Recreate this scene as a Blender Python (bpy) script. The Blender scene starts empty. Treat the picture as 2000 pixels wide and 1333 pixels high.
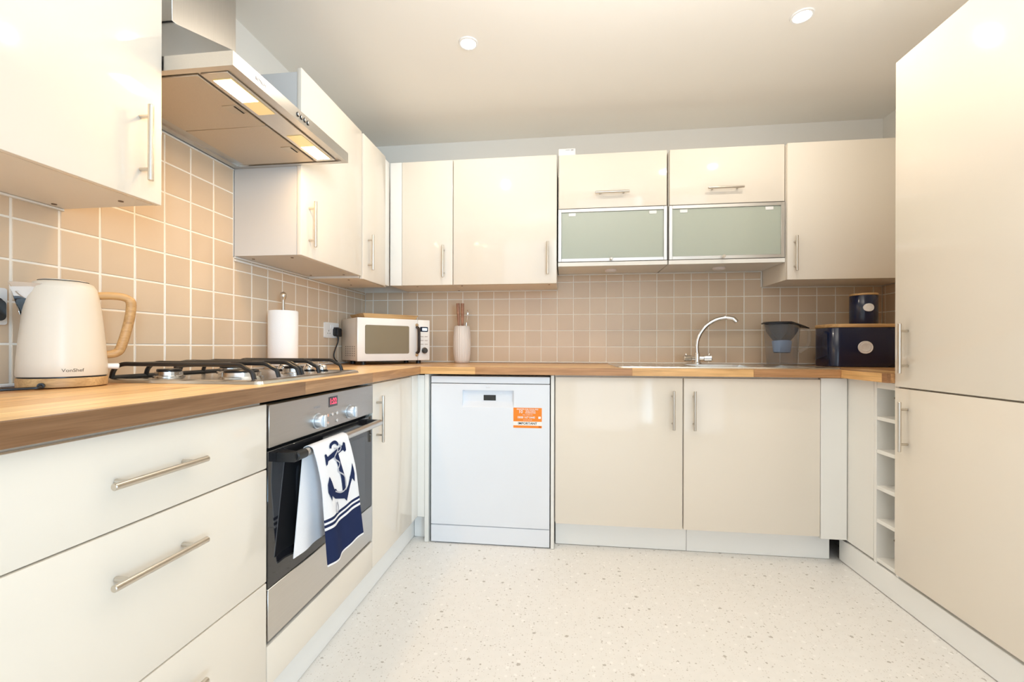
import bpy, bmesh, math, random
from mathutils import Vector, Matrix
random.seed(7)
SC = bpy.context.scene
COL = SC.collection
PI = math.pi

# ------------------------------------------------------------------ camera
CAM = bpy.data.cameras.new('camera'); cam = bpy.data.objects.new('camera', CAM); COL.objects.link(cam)
CAM.sensor_fit = 'HORIZONTAL'; CAM.sensor_width = 36.0
CAM.lens = 852.17 / 2000 * 36.0
CAM.shift_y = 0.00649
CAM.clip_start = 0.02
_yaw = 0.1208
_r = Vector((math.cos(_yaw), math.sin(_yaw), 0)); _f = Vector((-math.sin(_yaw), math.cos(_yaw), 0)); _u = Vector((0, 0, 1))
_pt, _rl = -0.0005, 0.0022
_f2 = _f*math.cos(_pt) + _u*math.sin(_pt); _u2 = _u*math.cos(_pt) - _f*math.sin(_pt)
_r3 = _r*math.cos(_rl) + _u2*math.sin(_rl); _u3 = _u2*math.cos(_rl) - _r*math.sin(_rl)
_m = Matrix((_r3, _u3, -_f2)).transposed().to_4x4(); _m.translation = Vector((1.3207, -2.7578, 0.9857))
cam.matrix_world = _m
SC.camera = cam

# ------------------------------------------------------------------ light and exposure
SC.view_settings.view_transform = 'Standard'; SC.view_settings.look = 'None'
SC.view_settings.gamma = 1.0; SC.view_settings.use_curve_mapping = False
SC.view_settings.exposure = -0.06
SC.cycles.use_denoising = True
SC.cycles.max_bounces = 10; SC.cycles.diffuse_bounces = 6; SC.cycles.glossy_bounces = 5; SC.cycles.transmission_bounces = 8
SC.cycles.sample_clamp_indirect = 6.0
SC.cycles.caustics_reflective = False; SC.cycles.caustics_refractive = False
W = bpy.data.worlds.new('world'); SC.world = W; W.use_nodes = True
W.node_tree.nodes['Background'].inputs[0].default_value = (0.80, 0.93, 1.08, 1)
W.node_tree.nodes['Background'].inputs[1].default_value = 2.6

def lamp(name, kind, loc, power, color, rot=(0, 0, 0), **kw):
    d = bpy.data.lights.new(name, kind); d.energy = power; d.color = color
    for k, v in kw.items(): setattr(d, k, v)
    o = bpy.data.objects.new(name, d); COL.objects.link(o); o.location = loc; o.rotation_euler = rot
    return o

ZC = 2.312      # ceiling height
XR = 3.141      # right wall
YR = -5.2       # rear wall, behind the camera
# added cool fill aimed at the left corner; the right wall has no window
_d = Vector((0.1, -0.5, 1.2)) - Vector((XR-0.05, -4.1, 1.35))
lamp('side_fill', 'AREA', (XR-0.05, -4.1, 1.35), 13, (0.50, 0.76, 1.0), _d.to_track_quat('-Z', 'Y').to_euler(), shape='RECTANGLE', size=1.2, size_y=1.6, spread=math.radians(50))
WARM = (1.0, 0.885, 0.73)
DL = [(0.90, -0.895), (2.256, -0.893)]
for x, y in DL:
    lamp('downlight_lamp', 'SPOT', (x, y, ZC-0.012), 14.2, WARM, (0, 0, 0), spot_size=math.radians(174), spot_blend=0.25, shadow_soft_size=0.035)
# added unseen fill just above the view, bounced off the ceiling
lamp('bounce_fill', 'AREA', (1.60, -2.15, 1.50), 26.5, (1.0, 0.965, 0.935), (PI, 0, 0), shape='DISK', size=0.5)

# ------------------------------------------------------------------ materials
MATS = {}
def M(name, col, rough=0.5, metal=0.0, spec=0.5, coat=0.0, trans=0.0, ior=1.45, emit=None, estr=0.0, vary=0.03, vscale=6.0, bump=0.0, bscale=200.0, stretch=(1, 1, 1), aniso=0.0):
    if name in MATS: return MATS[name]
    m = bpy.data.materials.new(name); m.use_nodes = True
    nt = m.node_tree; b = nt.nodes['Principled BSDF']
    b.inputs['Roughness'].default_value = rough; b.inputs['Metallic'].default_value = metal
    b.inputs['Specular IOR Level'].default_value = spec; b.inputs['Coat Weight'].default_value = coat
    b.inputs['Coat Roughness'].default_value = 0.04
    b.inputs['Transmission Weight'].default_value = trans; b.inputs['IOR'].default_value = ior
    tc = nt.nodes.new('ShaderNodeTexCoord'); mp = nt.nodes.new('ShaderNodeMapping'); mp.inputs['Scale'].default_value = stretch
    nt.links.new(tc.outputs['Object'], mp.inputs['Vector'])
    nz = nt.nodes.new('ShaderNodeTexNoise'); nz.inputs['Scale'].default_value = vscale; nz.inputs['Detail'].default_value = 3
    nt.links.new(mp.outputs[0], nz.inputs['Vector'])
    rp = nt.nodes.new('ShaderNodeMix'); rp.data_type = 'RGBA'
    rp.inputs[6].default_value = (*[max(0, c*(1-vary)) for c in col], 1); rp.inputs[7].default_value = (*[min(1, c*(1+vary)) for c in col], 1)
    nt.links.new(nz.outputs['Fac'], rp.inputs[0]); nt.links.new(rp.outputs[2], b.inputs['Base Color'])
    if bump > 0:
        n2 = nt.nodes.new('ShaderNodeTexNoise'); n2.inputs['Scale'].default_value = bscale; n2.inputs['Detail'].default_value = 2
        nt.links.new(mp.outputs[0], n2.inputs['Vector'])
        bp = nt.nodes.new('ShaderNodeBump'); bp.inputs['Strength'].default_value = bump; bp.inputs['Distance'].default_value = 0.002
        nt.links.new(n2.outputs['Fac'], bp.inputs['Height']); nt.links.new(bp.outputs[0], b.inputs['Normal'])
    if emit:
        b.inputs['Emission Color'].default_value = (*emit, 1); b.inputs['Emission Strength'].default_value = estr
    MATS[name] = m
    return m

PAINT = M('wall_paint', (0.80, 0.78, 0.73), 0.85, spec=0.2, vary=0.01, bump=0.03)
CEIL = M('ceiling_paint', (0.87, 0.845, 0.79), 0.9, spec=0.15, vary=0.01)
CREAM = M('cream_gloss', (0.815, 0.748, 0.650), 0.10, spec=0.5, coat=0.0, vary=0.008, vscale=2)
CARC = M('carcass_cream', (0.80, 0.75, 0.67), 0.42, spec=0.35, vary=0.01)
WHITEB = M('white_board', (0.83, 0.82, 0.78), 0.45, spec=0.35, vary=0.01)
PLIN = M('plinth_white', (0.88, 0.88, 0.86), 0.4, spec=0.4, vary=0.015)
STEEL = M('brushed_steel', (0.62, 0.60, 0.57), 0.30, metal=1.0, vary=0.06, vscale=10, stretch=(60, 1.5, 60), bump=0.03, bscale=30)
STEELV = M('brushed_steel_vertical', (0.56, 0.54, 0.51), 0.34, metal=1.0, vary=0.06, vscale=10, stretch=(30, 30, 1.0), bump=0.03, bscale=30)
HANDLE = M('satin_nickel', (0.64, 0.59, 0.52), 0.28, metal=1.0, vary=0.03)
CHROME = M('chrome', (0.80, 0.79, 0.78), 0.07, metal=1.0, vary=0.01)
SINKM = M('sink_steel', (0.70, 0.69, 0.67), 0.22, metal=1.0, vary=0.03, stretch=(1, 20, 1))
STEELO = M('brushed_steel_oven', (0.47, 0.455, 0.44), 0.36, metal=1.0, vary=0.05, vscale=10, stretch=(60, 1.5, 60), bump=0.03, bscale=30)
MESHF = M('filter_mesh', (0.60, 0.53, 0.44), 0.5, metal=0.85, vary=0.10, vscale=500, bump=0.25, bscale=900)
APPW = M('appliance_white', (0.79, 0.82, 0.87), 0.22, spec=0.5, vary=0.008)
BLACKG = M('black_glass', (0.012, 0.012, 0.014), 0.04, spec=0.7, coat=0.3, vary=0.1)
OVENW = M('oven_window_glass', (0.035, 0.038, 0.045), 0.05, spec=0.7, coat=0.3, vary=0.1)
BLACKP = M('black_plastic', (0.015, 0.015, 0.016), 0.35, vary=0.1)
IRON = M('cast_iron_enamel', (0.018, 0.017, 0.017), 0.32, vary=0.15, vscale=60, bump=0.05, bscale=300)
GAP = M('dark_gap', (0.02, 0.018, 0.016), 0.8, vary=0.1)
KETT = M('kettle_cream', (0.76, 0.69, 0.585), 0.33, spec=0.4, vary=0.01)
WHITEP = M('white_plastic', (0.84, 0.84, 0.83), 0.3, vary=0.01)
PAPER = M('paper_towel', (0.88, 0.88, 0.88), 0.95, spec=0.1, vary=0.02, bump=0.25, bscale=260)
NAVY = M('navy_enamel', (0.006, 0.012, 0.042), 0.16, spec=0.55, coat=0.3, vary=0.05)
BADGE = M('pewter_badge', (0.80, 0.79, 0.78), 0.4, metal=0.0, vary=0.10, vscale=120)
CERAM = M('ribbed_ceramic', (0.76, 0.70, 0.65), 0.5, vary=0.02)
MWSIDE = M('microwave_side', (0.80, 0.74, 0.66), 0.4, vary=0.01)
MWFRONT = M('microwave_front', (0.86, 0.84, 0.81), 0.15, coat=0.3, vary=0.008)
MWGLASS = M('microwave_window', (0.30, 0.26, 0.19), 0.10, metal=0.55, spec=0.7, vary=0.03)
PUCK = M('puck_light_plastic', (0.80, 0.72, 0.68), 0.4, vary=0.01)
ORANGE = M('orange_print', (0.90, 0.25, 0.015), 0.5, vary=0.01)
LBLW = M('label_white', (0.88, 0.86, 0.82), 0.5, vary=0.01)
INKB = M('black_ink', (0.02, 0.02, 0.02), 0.6, vary=0.01)
INKG = M('grey_ink', (0.45, 0.45, 0.47), 0.5, vary=0.01)
TOWELW = M('towel_white_cotton', (0.86, 0.86, 0.88), 0.95, spec=0.1, vary=0.03, bump=0.3, bscale=500)
TOWELN = M('towel_navy_cotton', (0.020, 0.030, 0.085), 0.95, spec=0.1, vary=0.08, bump=0.3, bscale=500)
ROPE = M('rope_print_grey', (0.50, 0.50, 0.54), 0.95, spec=0.1, vary=0.25, vscale=400)
REDLED = M('red_led', (0.3, 0.01, 0.02), 0.5, emit=(1.0, 0.06, 0.12), estr=2.2)
WHTLED = M('white_led', (0.6, 0.7, 0.8), 0.5, emit=(0.75, 0.88, 1.0), estr=1.6)
LAMPON = M('hood_bulb_glow', (1, 0.9, 0.7), 0.5, emit=(1.0, 0.80, 0.48), estr=14.0)
LAMPDIM = M('hood_lens_glow', (0.8, 0.62, 0.32), 0.25, emit=(1.0, 0.68, 0.26), estr=0.42)
SPOTON = M('downlight_glow', (1, 1, 1), 0.5, emit=(1.0, 0.93, 0.82), estr=40.0)
GROUT = M('grout', (0.90, 0.86, 0.78), 0.9, spec=0.1, vary=0.05, vscale=60)
SEAL = M('sealant_white', (0.82, 0.80, 0.75), 0.5, vary=0.02)
JUGF = M('filter_blue', (0.24, 0.35, 0.55), 0.5, vary=0.03)
JUGL = M('jug_lid_plastic', (0.02, 0.021, 0.025), 0.25, vary=0.05)

def frosted():
    m = bpy.data.materials.new('frosted_glass'); m.use_nodes = True; nt = m.node_tree
    b = nt.nodes['Principled BSDF']
    b.inputs['Base Color'].default_value = (0.62, 0.68, 0.58, 1); b.inputs['Roughness'].default_value = 0.25
    b.inputs['Transmission Weight'].default_value = 0.30; b.inputs['Coat Weight'].default_value = 0.3
    nz = nt.nodes.new('ShaderNodeTexNoise'); nz.inputs['Scale'].default_value = 900
    bp = nt.nodes.new('ShaderNodeBump'); bp.inputs['Strength'].default_value = 0.05; bp.inputs['Distance'].default_value = 0.001
    nt.links.new(nz.outputs['Fac'], bp.inputs['Height']); nt.links.new(bp.outputs[0], b.inputs['Normal'])
    return m
FROST = frosted()
def thin_plastic(name, tint, body=None, fac=0.0, rough=0.05):
    """thin clear or smoky plastic wall: lets light straight through, with a fresnel sheen"""
    m = bpy.data.materials.new(name); m.use_nodes = True; nt = m.node_tree; L = nt.links; nt.nodes.remove(nt.nodes['Principled BSDF'])
    tr = nt.nodes.new('ShaderNodeBsdfTransparent'); tr.inputs[0].default_value = (*tint, 1)
    gl = nt.nodes.new('ShaderNodeBsdfGlossy'); gl.inputs['Roughness'].default_value = rough
    lw = nt.nodes.new('ShaderNodeLayerWeight'); lw.inputs[0].default_value = 0.25
    fr = nt.nodes.new('ShaderNodeMath'); fr.operation = 'MULTIPLY'; fr.inputs[1].default_value = 0.42; L.new(lw.outputs['Facing'], fr.inputs[0])
    a = tr.outputs[0]
    if body:
        df = nt.nodes.new('ShaderNodeBsdfDiffuse'); df.inputs[0].default_value = (*body, 1)
        mx = nt.nodes.new('ShaderNodeMixShader'); mx.inputs[0].default_value = fac; L.new(a, mx.inputs[1]); L.new(df.outputs[0], mx.inputs[2]); a = mx.outputs[0]
    m2 = nt.nodes.new('ShaderNodeMixShader'); L.new(fr.outputs[0], m2.inputs[0]); L.new(a, m2.inputs[1]); L.new(gl.outputs[0], m2.inputs[2])
    L.new(m2.outputs[0], nt.nodes['Material Output'].inputs[0])
    return m
JUGC = thin_plastic('clear_plastic_wall', (0.94, 0.935, 0.93), (0.8, 0.8, 0.8), 0.05, 0.10)
JUGH = thin_plastic('smoky_plastic_wall', (0.45, 0.46, 0.50), (0.10, 0.105, 0.12), 0.62)
ALU = M('satin_aluminium', (0.74, 0.73, 0.71), 0.33, metal=0.9, vary=0.02)

def wood_mat(name, base=None, rough=0.38, scale=1.0, use_obj=True):
    """long-grain wood; grain runs along object X; tone comes from the object's colour"""
    m = bpy.data.materials.new(name); m.use_nodes = True; nt = m.node_tree; L = nt.links
    b = nt.nodes['Principled BSDF']; b.inputs['Roughness'].default_value = rough; b.inputs['Specular IOR Level'].default_value = 0.4
    tc = nt.nodes.new('ShaderNodeTexCoord'); oi = nt.nodes.new('ShaderNodeObjectInfo')
    add = nt.nodes.new('ShaderNodeVectorMath'); add.operation = 'ADD'
    mul = nt.nodes.new('ShaderNodeVectorMath'); mul.operation = 'SCALE'; mul.inputs[0].default_value = (7.3, 3.1, 5.7)
    L.new(oi.outputs['Random'], mul.inputs['Scale']); L.new(tc.outputs['Object'], add.inputs[0]); L.new(mul.outputs[0], add.inputs[1])
    mp = nt.nodes.new('ShaderNodeMapping'); mp.inputs['Scale'].default_value = (1.6*scale, 26*scale, 26*scale); L.new(add.outputs[0], mp.inputs['Vector'])
    n1 = nt.nodes.new('ShaderNodeTexNoise'); n1.inputs['Scale'].default_value = 2.0; n1.inputs['Detail'].default_value = 7; n1.inputs['Distortion'].default_value = 0.9; L.new(mp.outputs[0], n1.inputs['Vector'])
    mp2 = nt.nodes.new('ShaderNodeMapping'); mp2.inputs['Scale'].default_value = (6*scale, 240*scale, 240*scale); L.new(add.outputs[0], mp2.inputs['Vector'])
    n2 = nt.nodes.new('ShaderNodeTexNoise'); n2.inputs['Scale'].default_value = 1.5; n2.inputs['Detail'].default_value = 4; L.new(mp2.outputs[0], n2.inputs['Vector'])
    cr = nt.nodes.new('ShaderNodeValToRGB'); cr.color_ramp.elements[0].position = 0.28; cr.color_ramp.elements[0].color = (0.74, 0.68, 0.61, 1)
    cr.color_ramp.elements[1].position = 0.70; cr.color_ramp.elements[1].color = (1.14, 1.16, 1.18, 1); L.new(n1.outputs['Fac'], cr.inputs[0])
    cr2 = nt.nodes.new('ShaderNodeValToRGB'); cr2.color_ramp.elements[0].position = 0.35; cr2.color_ramp.elements[0].color = (0.85, 0.83, 0.80, 1)
    cr2.color_ramp.elements[1].position = 0.6; cr2.color_ramp.elements[1].color = (1.03, 1.03, 1.03, 1); L.new(n2.outputs['Fac'], cr2.inputs[0])
    x1 = nt.nodes.new('ShaderNodeMix'); x1.data_type = 'RGBA'; x1.blend_type = 'MULTIPLY'; x1.inputs[0].default_value = 1
    x2 = nt.nodes.new('ShaderNodeMix'); x2.data_type = 'RGBA'; x2.blend_type = 'MULTIPLY'; x2.inputs[0].default_value = 1
    if use_obj: L.new(oi.outputs['Color'], x1.inputs[6])
    else: x1.inputs[6].default_value = (*base, 1)
    L.new(cr.outputs[0], x1.inputs[7]); L.new(x1.outputs[2], x2.inputs[6]); L.new(cr2.outputs[0], x2.inputs[7])
    L.new(x2.outputs[2], b.inputs['Base Color'])
    return m
WOODTOP = wood_mat('worktop_wood', rough=0.30)
WOODH = wood_mat('handle_wood', (0.55, 0.33, 0.14), use_obj=False, rough=0.45)
WOODB = wood_mat('bamboo_wood', (0.62, 0.40, 0.19), use_obj=False, rough=0.45)
WOODU = wood_mat('utensil_wood', (0.42, 0.22, 0.14), use_obj=False, rough=0.5)

def tile_mat():
    m = bpy.data.materials.new('beige_tile_glaze'); m.use_nodes = True; nt = m.node_tree; L = nt.links
    b = nt.nodes['Principled BSDF']; b.inputs['Roughness'].default_value = 0.24; b.inputs['Specular IOR Level'].default_value = 0.5
    oi = nt.nodes.new('ShaderNodeObjectInfo'); tc = nt.nodes.new('ShaderNodeTexCoord')
    nz = nt.nodes.new('ShaderNodeTexNoise'); nz.inputs['Scale'].default_value = 25; L.new(tc.outputs['Object'], nz.inputs['Vector'])
    ad = nt.nodes.new('ShaderNodeMath'); ad.operation = 'MULTIPLY_ADD'; ad.inputs[1].default_value = 0.35; L.new(nz.outputs['Fac'], ad.inputs[0]); L.new(oi.outputs['Random'], ad.inputs[2])
    cr = nt.nodes.new('ShaderNodeValToRGB'); cr.color_ramp.elements[0].color = (0.65, 0.505, 0.358, 1); cr.color_ramp.elements[1].color = (0.695, 0.55, 0.40, 1)
    cr.color_ramp.elements[0].position = 0.1; cr.color_ramp.elements[1].position = 1.2
    L.new(ad.outputs[0], cr.inputs[0]); L.new(cr.outputs[0], b.inputs['Base Color'])
    return m
TILE = tile_mat()

def floor_mat():
    m = bpy.data.materials.new('speckled_vinyl'); m.use_nodes = True; nt = m.node_tree; L = nt.links
    b = nt.nodes['Principled BSDF']; b.inputs['Roughness'].default_value = 0.38; b.inputs['Specular IOR Level'].default_value = 0.35
    tc = nt.nodes.new('ShaderNodeTexCoord')
    base = nt.nodes.new('ShaderNodeTexNoise'); base.inputs['Scale'].default_value = 30; L.new(tc.outputs['Object'], base.inputs['Vector'])
    c0 = nt.nodes.new('ShaderNodeValToRGB'); c0.color_ramp.elements[0].color = (0.79, 0.775, 0.745, 1); c0.color_ramp.elements[1].color = (0.86, 0.845, 0.82, 1); L.new(base.outputs['Fac'], c0.inputs[0])
    prev = c0.outputs[0]
    # chips: grey large, grey fine, white
    for scale, rad, keep, col in ((26, 0.17, 0.80, (0.50, 0.47, 0.43)), (60, 0.19, 0.70, (0.56, 0.53, 0.49)), (120, 0.26, 0.60, (0.67, 0.64, 0.60)), (34, 0.22, 0.75, (0.90, 0.885, 0.86))):
        mp = nt.nodes.new('ShaderNodeMapping'); mp.inputs['Location'].default_value = (scale*0.37, scale*0.11, 0); L.new(tc.outputs['Object'], mp.inputs['Vector'])
        nz = nt.nodes.new('ShaderNodeTexNoise'); nz.inputs['Scale'].default_value = scale*2.5; L.new(mp.outputs[0], nz.inputs['Vector'])
        dm = nt.nodes.new('ShaderNodeVectorMath'); dm.operation = 'MULTIPLY_ADD'; k = 0.35/scale; dm.inputs[1].default_value = (k, k, 0); L.new(nz.outputs['Color'], dm.inputs[0]); L.new(mp.outputs[0], dm.inputs[2])
        v = nt.nodes.new('ShaderNodeTexVoronoi'); v.voronoi_dimensions = '2D'; v.inputs['Scale'].default_value = scale; L.new(dm.outputs[0], v.inputs['Vector'])
        sp = nt.nodes.new('ShaderNodeSeparateColor'); L.new(v.outputs['Color'], sp.inputs[0])
        rr = nt.nodes.new('ShaderNodeMath'); rr.operation = 'MULTIPLY'; L.new(sp.outputs[1], rr.inputs[0]); rr.inputs[1].default_value = rad
        lt = nt.nodes.new('ShaderNodeMath'); lt.operation = 'LESS_THAN'; L.new(v.outputs['Distance'], lt.inputs[0]); L.new(rr.outputs[0], lt.inputs[1])
        gt = nt.nodes.new('ShaderNodeMath'); gt.operation = 'GREATER_THAN'; L.new(sp.outputs[0], gt.inputs[0]); gt.inputs[1].default_value = keep
        an = nt.nodes.new('ShaderNodeMath'); an.operation = 'MULTIPLY'; L.new(lt.outputs[0], an.inputs[0]); L.new(gt.outputs[0], an.inputs[1])
        mx = nt.nodes.new('ShaderNodeMix'); mx.data_type = 'RGBA'; mx.inputs[7].default_value = (*col, 1)
        L.new(an.outputs[0], mx.inputs[0]); L.new(prev, mx.inputs[6]); prev = mx.outputs[2]
    L.new(prev, b.inputs['Base Color'])
    return m
FLOOR = floor_mat()

# ------------------------------------------------------------------ mesh helpers
def NB(): return bmesh.new()
def bx(bm, x0, x1, y0, y1, z0, z1, bev=0.0, seg=1):
    if x0 > x1: x0, x1 = x1, x0
    if y0 > y1: y0, y1 = y1, y0
    if z0 > z1: z0, z1 = z1, z0
    vs = [bm.verts.new((x, y, z)) for x in (x0, x1) for y in (y0, y1) for z in (z0, z1)]
    fs = [bm.faces.new([vs[i] for i in q]) for q in ((0, 1, 3, 2), (4, 6, 7, 5), (0, 4, 5, 1), (2, 3, 7, 6), (0, 2, 6, 4), (1, 5, 7, 3))]
    if bev > 0:
        es = list({e for f in fs for e in f.edges})
        bmesh.ops.bevel(bm, geom=es, offset=bev, segments=seg, affect='EDGES', profile=0.5, clamp_overlap=True)
    return bm
def BOX(*a, **k): return bx(NB(), *a, **k)
def frame_of(d):
    d = d.normalized(); a = Vector((0, 0, 1)) if abs(d.z) < 0.9 else Vector((1, 0, 0))
    u = d.cross(a).normalized(); return u, d.cross(u).normalized()
def rings(bm, rs, caps=True, loop=False):
    n = len(rs[0])
    for a, b in zip(rs, rs[1:]):
        for i in range(n):
            j = (i+1) % n
            try: bm.faces.new((a[i], a[j], b[j], b[i]))
            except ValueError: pass
    if caps:
        bm.faces.new(list(reversed(rs[0]))); bm.faces.new(rs[-1])
def cyl(bm, p0, p1, r0, r1=None, n=20, bev=0.0):
    p0, p1 = Vector(p0), Vector(p1); r1 = r0 if r1 is None else r1
    d = p1-p0; u, v = frame_of(d); L = d.length; d.normalize()
    st = [(0, r0), (L, r1)] if bev <= 0 else [(0, r0-bev), (bev, r0), (L-bev, r1), (L, r1-bev)]
    rs = [[bm.verts.new(p0 + d*t + (u*math.cos(2*PI*i/n) + v*math.sin(2*PI*i/n))*r) for i in range(n)] for t, r in st]
    rings(bm, rs); return bm
def catmull(pts, k=6):
    pts = [Vector(p) for p in pts]; P = [pts[0]*2-pts[1]] + pts + [pts[-1]*2-pts[-2]]; out = []
    for i in range(1, len(P)-2):
        for j in range(k):
            t = j/k; a, b, c, d = P[i-1], P[i], P[i+1], P[i+2]
            out.append(0.5*((2*b)+(c-a)*t+(2*a-5*b+4*c-d)*t*t+(3*b-a-3*c+d)*t**3))
    out.append(pts[-1]); return out
def tube(bm, pts, r, n=12, smooth=True, k=6, ry=None):
    """r: number or function of 0..1; ry: optional flattening factor"""
    P = catmull(pts, k) if smooth else [Vector(p) for p in pts]
    T = [(P[min(i+1, len(P)-1)]-P[max(i-1, 0)]).normalized() for i in range(len(P))]
    u, v = frame_of(T[0]); rs = []
    for i, p in enumerate(P):
        if i > 0:
            q = T[i-1].rotation_difference(T[i]); u = q @ u; v = q @ v
        rr = r(i/(len(P)-1)) if callable(r) else r
        rs.append([bm.verts.new(p + u*math.cos(2*PI*a/n)*rr + v*math.sin(2*PI*a/n)*rr*(ry or 1)) for a in range(n)])
    rings(bm, rs); return bm
def lathe(bm, prof, c=(0, 0, 0), n=40, sx=1.0, sy=1.0, closed=False):
    c = Vector(c)
    rs = [[bm.verts.new(c + Vector((r*math.cos(2*PI*i/n)*sx, r*math.sin(2*PI*i/n)*sy, z))) for i in range(n)] for r, z in prof]
    if closed: rs.append(rs[0])
    rings(bm, rs, caps=not closed); return bm
def poly(bm, pts, off):
    """solid polygon: pts 3D loop, off extrude vector"""
    a = [bm.verts.new(Vector(p)) for p in pts]; b = [bm.verts.new(Vector(p)+Vector(off)) for p in pts]
    bm.faces.new(a); bm.faces.new(list(reversed(b)))
    for i in range(len(a)):
        j = (i+1) % len(a); bm.faces.new((a[j], a[i], b[i], b[j]))
    return bm
def rrect(x0, x1, z0, z1, r, k=5):
    out = []
    for cx, cz, a0 in ((x1-r, z1-r, 0), (x0+r, z1-r, PI/2), (x0+r, z0+r, PI), (x1-r, z0+r, 1.5*PI)):
        for i in range(k+1):
            a = a0+PI/2*i/k; out.append((cx+r*math.cos(a), cz+r*math.sin(a)))
    return out

OFF = {}
def setp(o, label=None, cat=None, group=None, kind=None):
    if label: o['label'] = label
    if cat: o['category'] = cat
    if group: o['group'] = group
    if kind: o['kind'] = kind
    return o
def thing(name, label, cat, loc, rotz=0.0, group=None, kind=None):
    o = bpy.data.objects.new(name, None); COL.objects.link(o); o.location = loc; o.rotation_euler = (0, 0, rotz)
    o.empty_display_size = 0.05
    OFF[o.name] = Vector((0, 0, 0)) if rotz else Vector(loc)
    return setp(o, label, cat, group, kind)
def part(name, bm, mats, parent=None, label=None, kind=None, flat=False, ang=40, org=None):
    """mesh given in world coordinates (or local ones for turned things)"""
    me = bpy.data.meshes.new(name)
    bmesh.ops.recalc_face_normals(bm, faces=bm.faces)
    off = OFF[parent.name] if parent is not None else Vector(org or (0, 0, 0))
    bmesh.ops.translate(bm, verts=bm.verts, vec=-off)
    bm.to_mesh(me); bm.free()
    for m in (mats if isinstance(mats, (list, tuple)) else [mats]): me.materials.append(m)
    if not flat:
        me.shade_smooth(); me.set_sharp_from_angle(angle=math.radians(ang))
    o = bpy.data.objects.new(name, me); COL.objects.link(o)
    if parent is not None:
        o.parent = parent; OFF[o.name] = off
    else:
        o.location = off; OFF[o.name] = off
    return setp(o, label, None, None, kind)
def struct(name, bm, mat, label=None):
    o = part(name, bm, mat, None, flat=True); o['kind'] = 'structure'
    if label: o['label'] = label
    return o
def text_bm(s, size, fn, thick=0.0, extra=0, align='CENTER', sx=1.0):
    """text mesh; fn maps (tx, ty, depth) to a world point"""
    cu = bpy.data.curves.new('txt', 'FONT'); cu.body = s; cu.size = size; cu.align_x = align; cu.align_y = 'CENTER'
    cu.offset = extra; cu.resolution_u = 3; cu.extrude = 0
    ob = bpy.data.objects.new('txt', cu); COL.objects.link(ob)
    dg = bpy.context.evaluated_depsgraph_get(); dg.update()
    me = bpy.data.meshes.new_from_object(ob.evaluated_get(dg))
    bm = NB(); bm.from_mesh(me)
    bpy.data.objects.remove(ob); bpy.data.curves.remove(cu); bpy.data.meshes.remove(me)
    if thick > 0:
        r = bmesh.ops.extrude_face_region(bm, geom=list(bm.faces))
        for v in [g for g in r['geom'] if isinstance(g, bmesh.types.BMVert)]: v.co.z += thick
    for v in bm.verts: v.co = Vector(fn(v.co.x*sx, v.co.y, v.co.z))
    return bm

# ------------------------------------------------------------------ setting
wl = struct('wall_left', BOX(-0.12, 0, YR, 0.12, 0, ZC), PAINT)
wb = struct('wall_back', BOX(0.0005, XR-0.0005, 0, 0.12, 0, ZC), PAINT)
struct('wall_right', BOX(XR, XR+0.12, YR, 0.12, 0, ZC), PAINT)
bm = NB()   # rear wall with the window opening that lets the daylight in
bx(bm, 0, 0.25, YR-0.12, YR, 0, ZC); bx(bm, 2.95, XR, YR-0.12, YR, 0, ZC); bx(bm, 0.25, 2.95, YR-0.12, YR, 0, 0.2); bx(bm, 0.25, 2.95, YR-0.12, YR, 2.2, ZC)
struct('wall_rear', bm, PAINT)
bm = NB()
for a in ((0.25, 0.3, 0.2, 2.2), (2.9, 2.95, 0.2, 2.2), (0.3, 2.9, 0.2, 0.25), (0.3, 2.9, 2.15, 2.2), (1.57, 1.63, 0.25, 2.15)): bx(bm, a[0], a[1], YR-0.09, YR-0.03, a[2], a[3], 0.004)
struct('window_1', bm, WHITEP)
struct('floor', BOX(-0.12, XR+0.12, YR-0.12, 0.12, -0.1, 0), FLOOR)
struct('ceiling', BOX(-0.12, XR+0.12, YR-0.12, 0.12, ZC, ZC+0.1), CEIL)

# tiles: pitch T, each tile its own object under its wall
T = 0.1008; G = 0.0050; ZB = 0.893
TM = {}
def tile_mesh(w, h):
    k = (round(w, 3), round(h, 3))
    if k not in TM:
        bm = NB(); c = 0.0014
        a = [bm.verts.new(p) for p in ((-w/2, 0, -h/2), (w/2, 0, -h/2), (w/2, 0, h/2), (-w/2, 0, h/2))]
        b = [bm.verts.new(p) for p in ((-w/2, -0.0066, -h/2), (w/2, -0.0066, -h/2), (w/2, -0.0066, h/2), (-w/2, -0.0066, h/2))]
        d = [bm.verts.new(p) for p in ((-w/2+c, -0.008, -h/2+c), (w/2-c, -0.008, -h/2+c), (w/2-c, -0.008, h/2-c), (-w/2+c, -0.008, h/2-c))]
        for p, q in ((a, b), (b, d)):
            for i in range(4): bm.faces.new((p[i], p[(i+1) % 4], q[(i+1) % 4], q[i]))
        bm.faces.new(d); bm.faces.new(list(reversed(a)))
        bmesh.ops.recalc_face_normals(bm, faces=bm.faces)
        me = bpy.data.meshes.new('tile'); bm.to_mesh(me); bm.free(); me.materials.append(TILE); TM[k] = me
    return TM[k]
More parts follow.
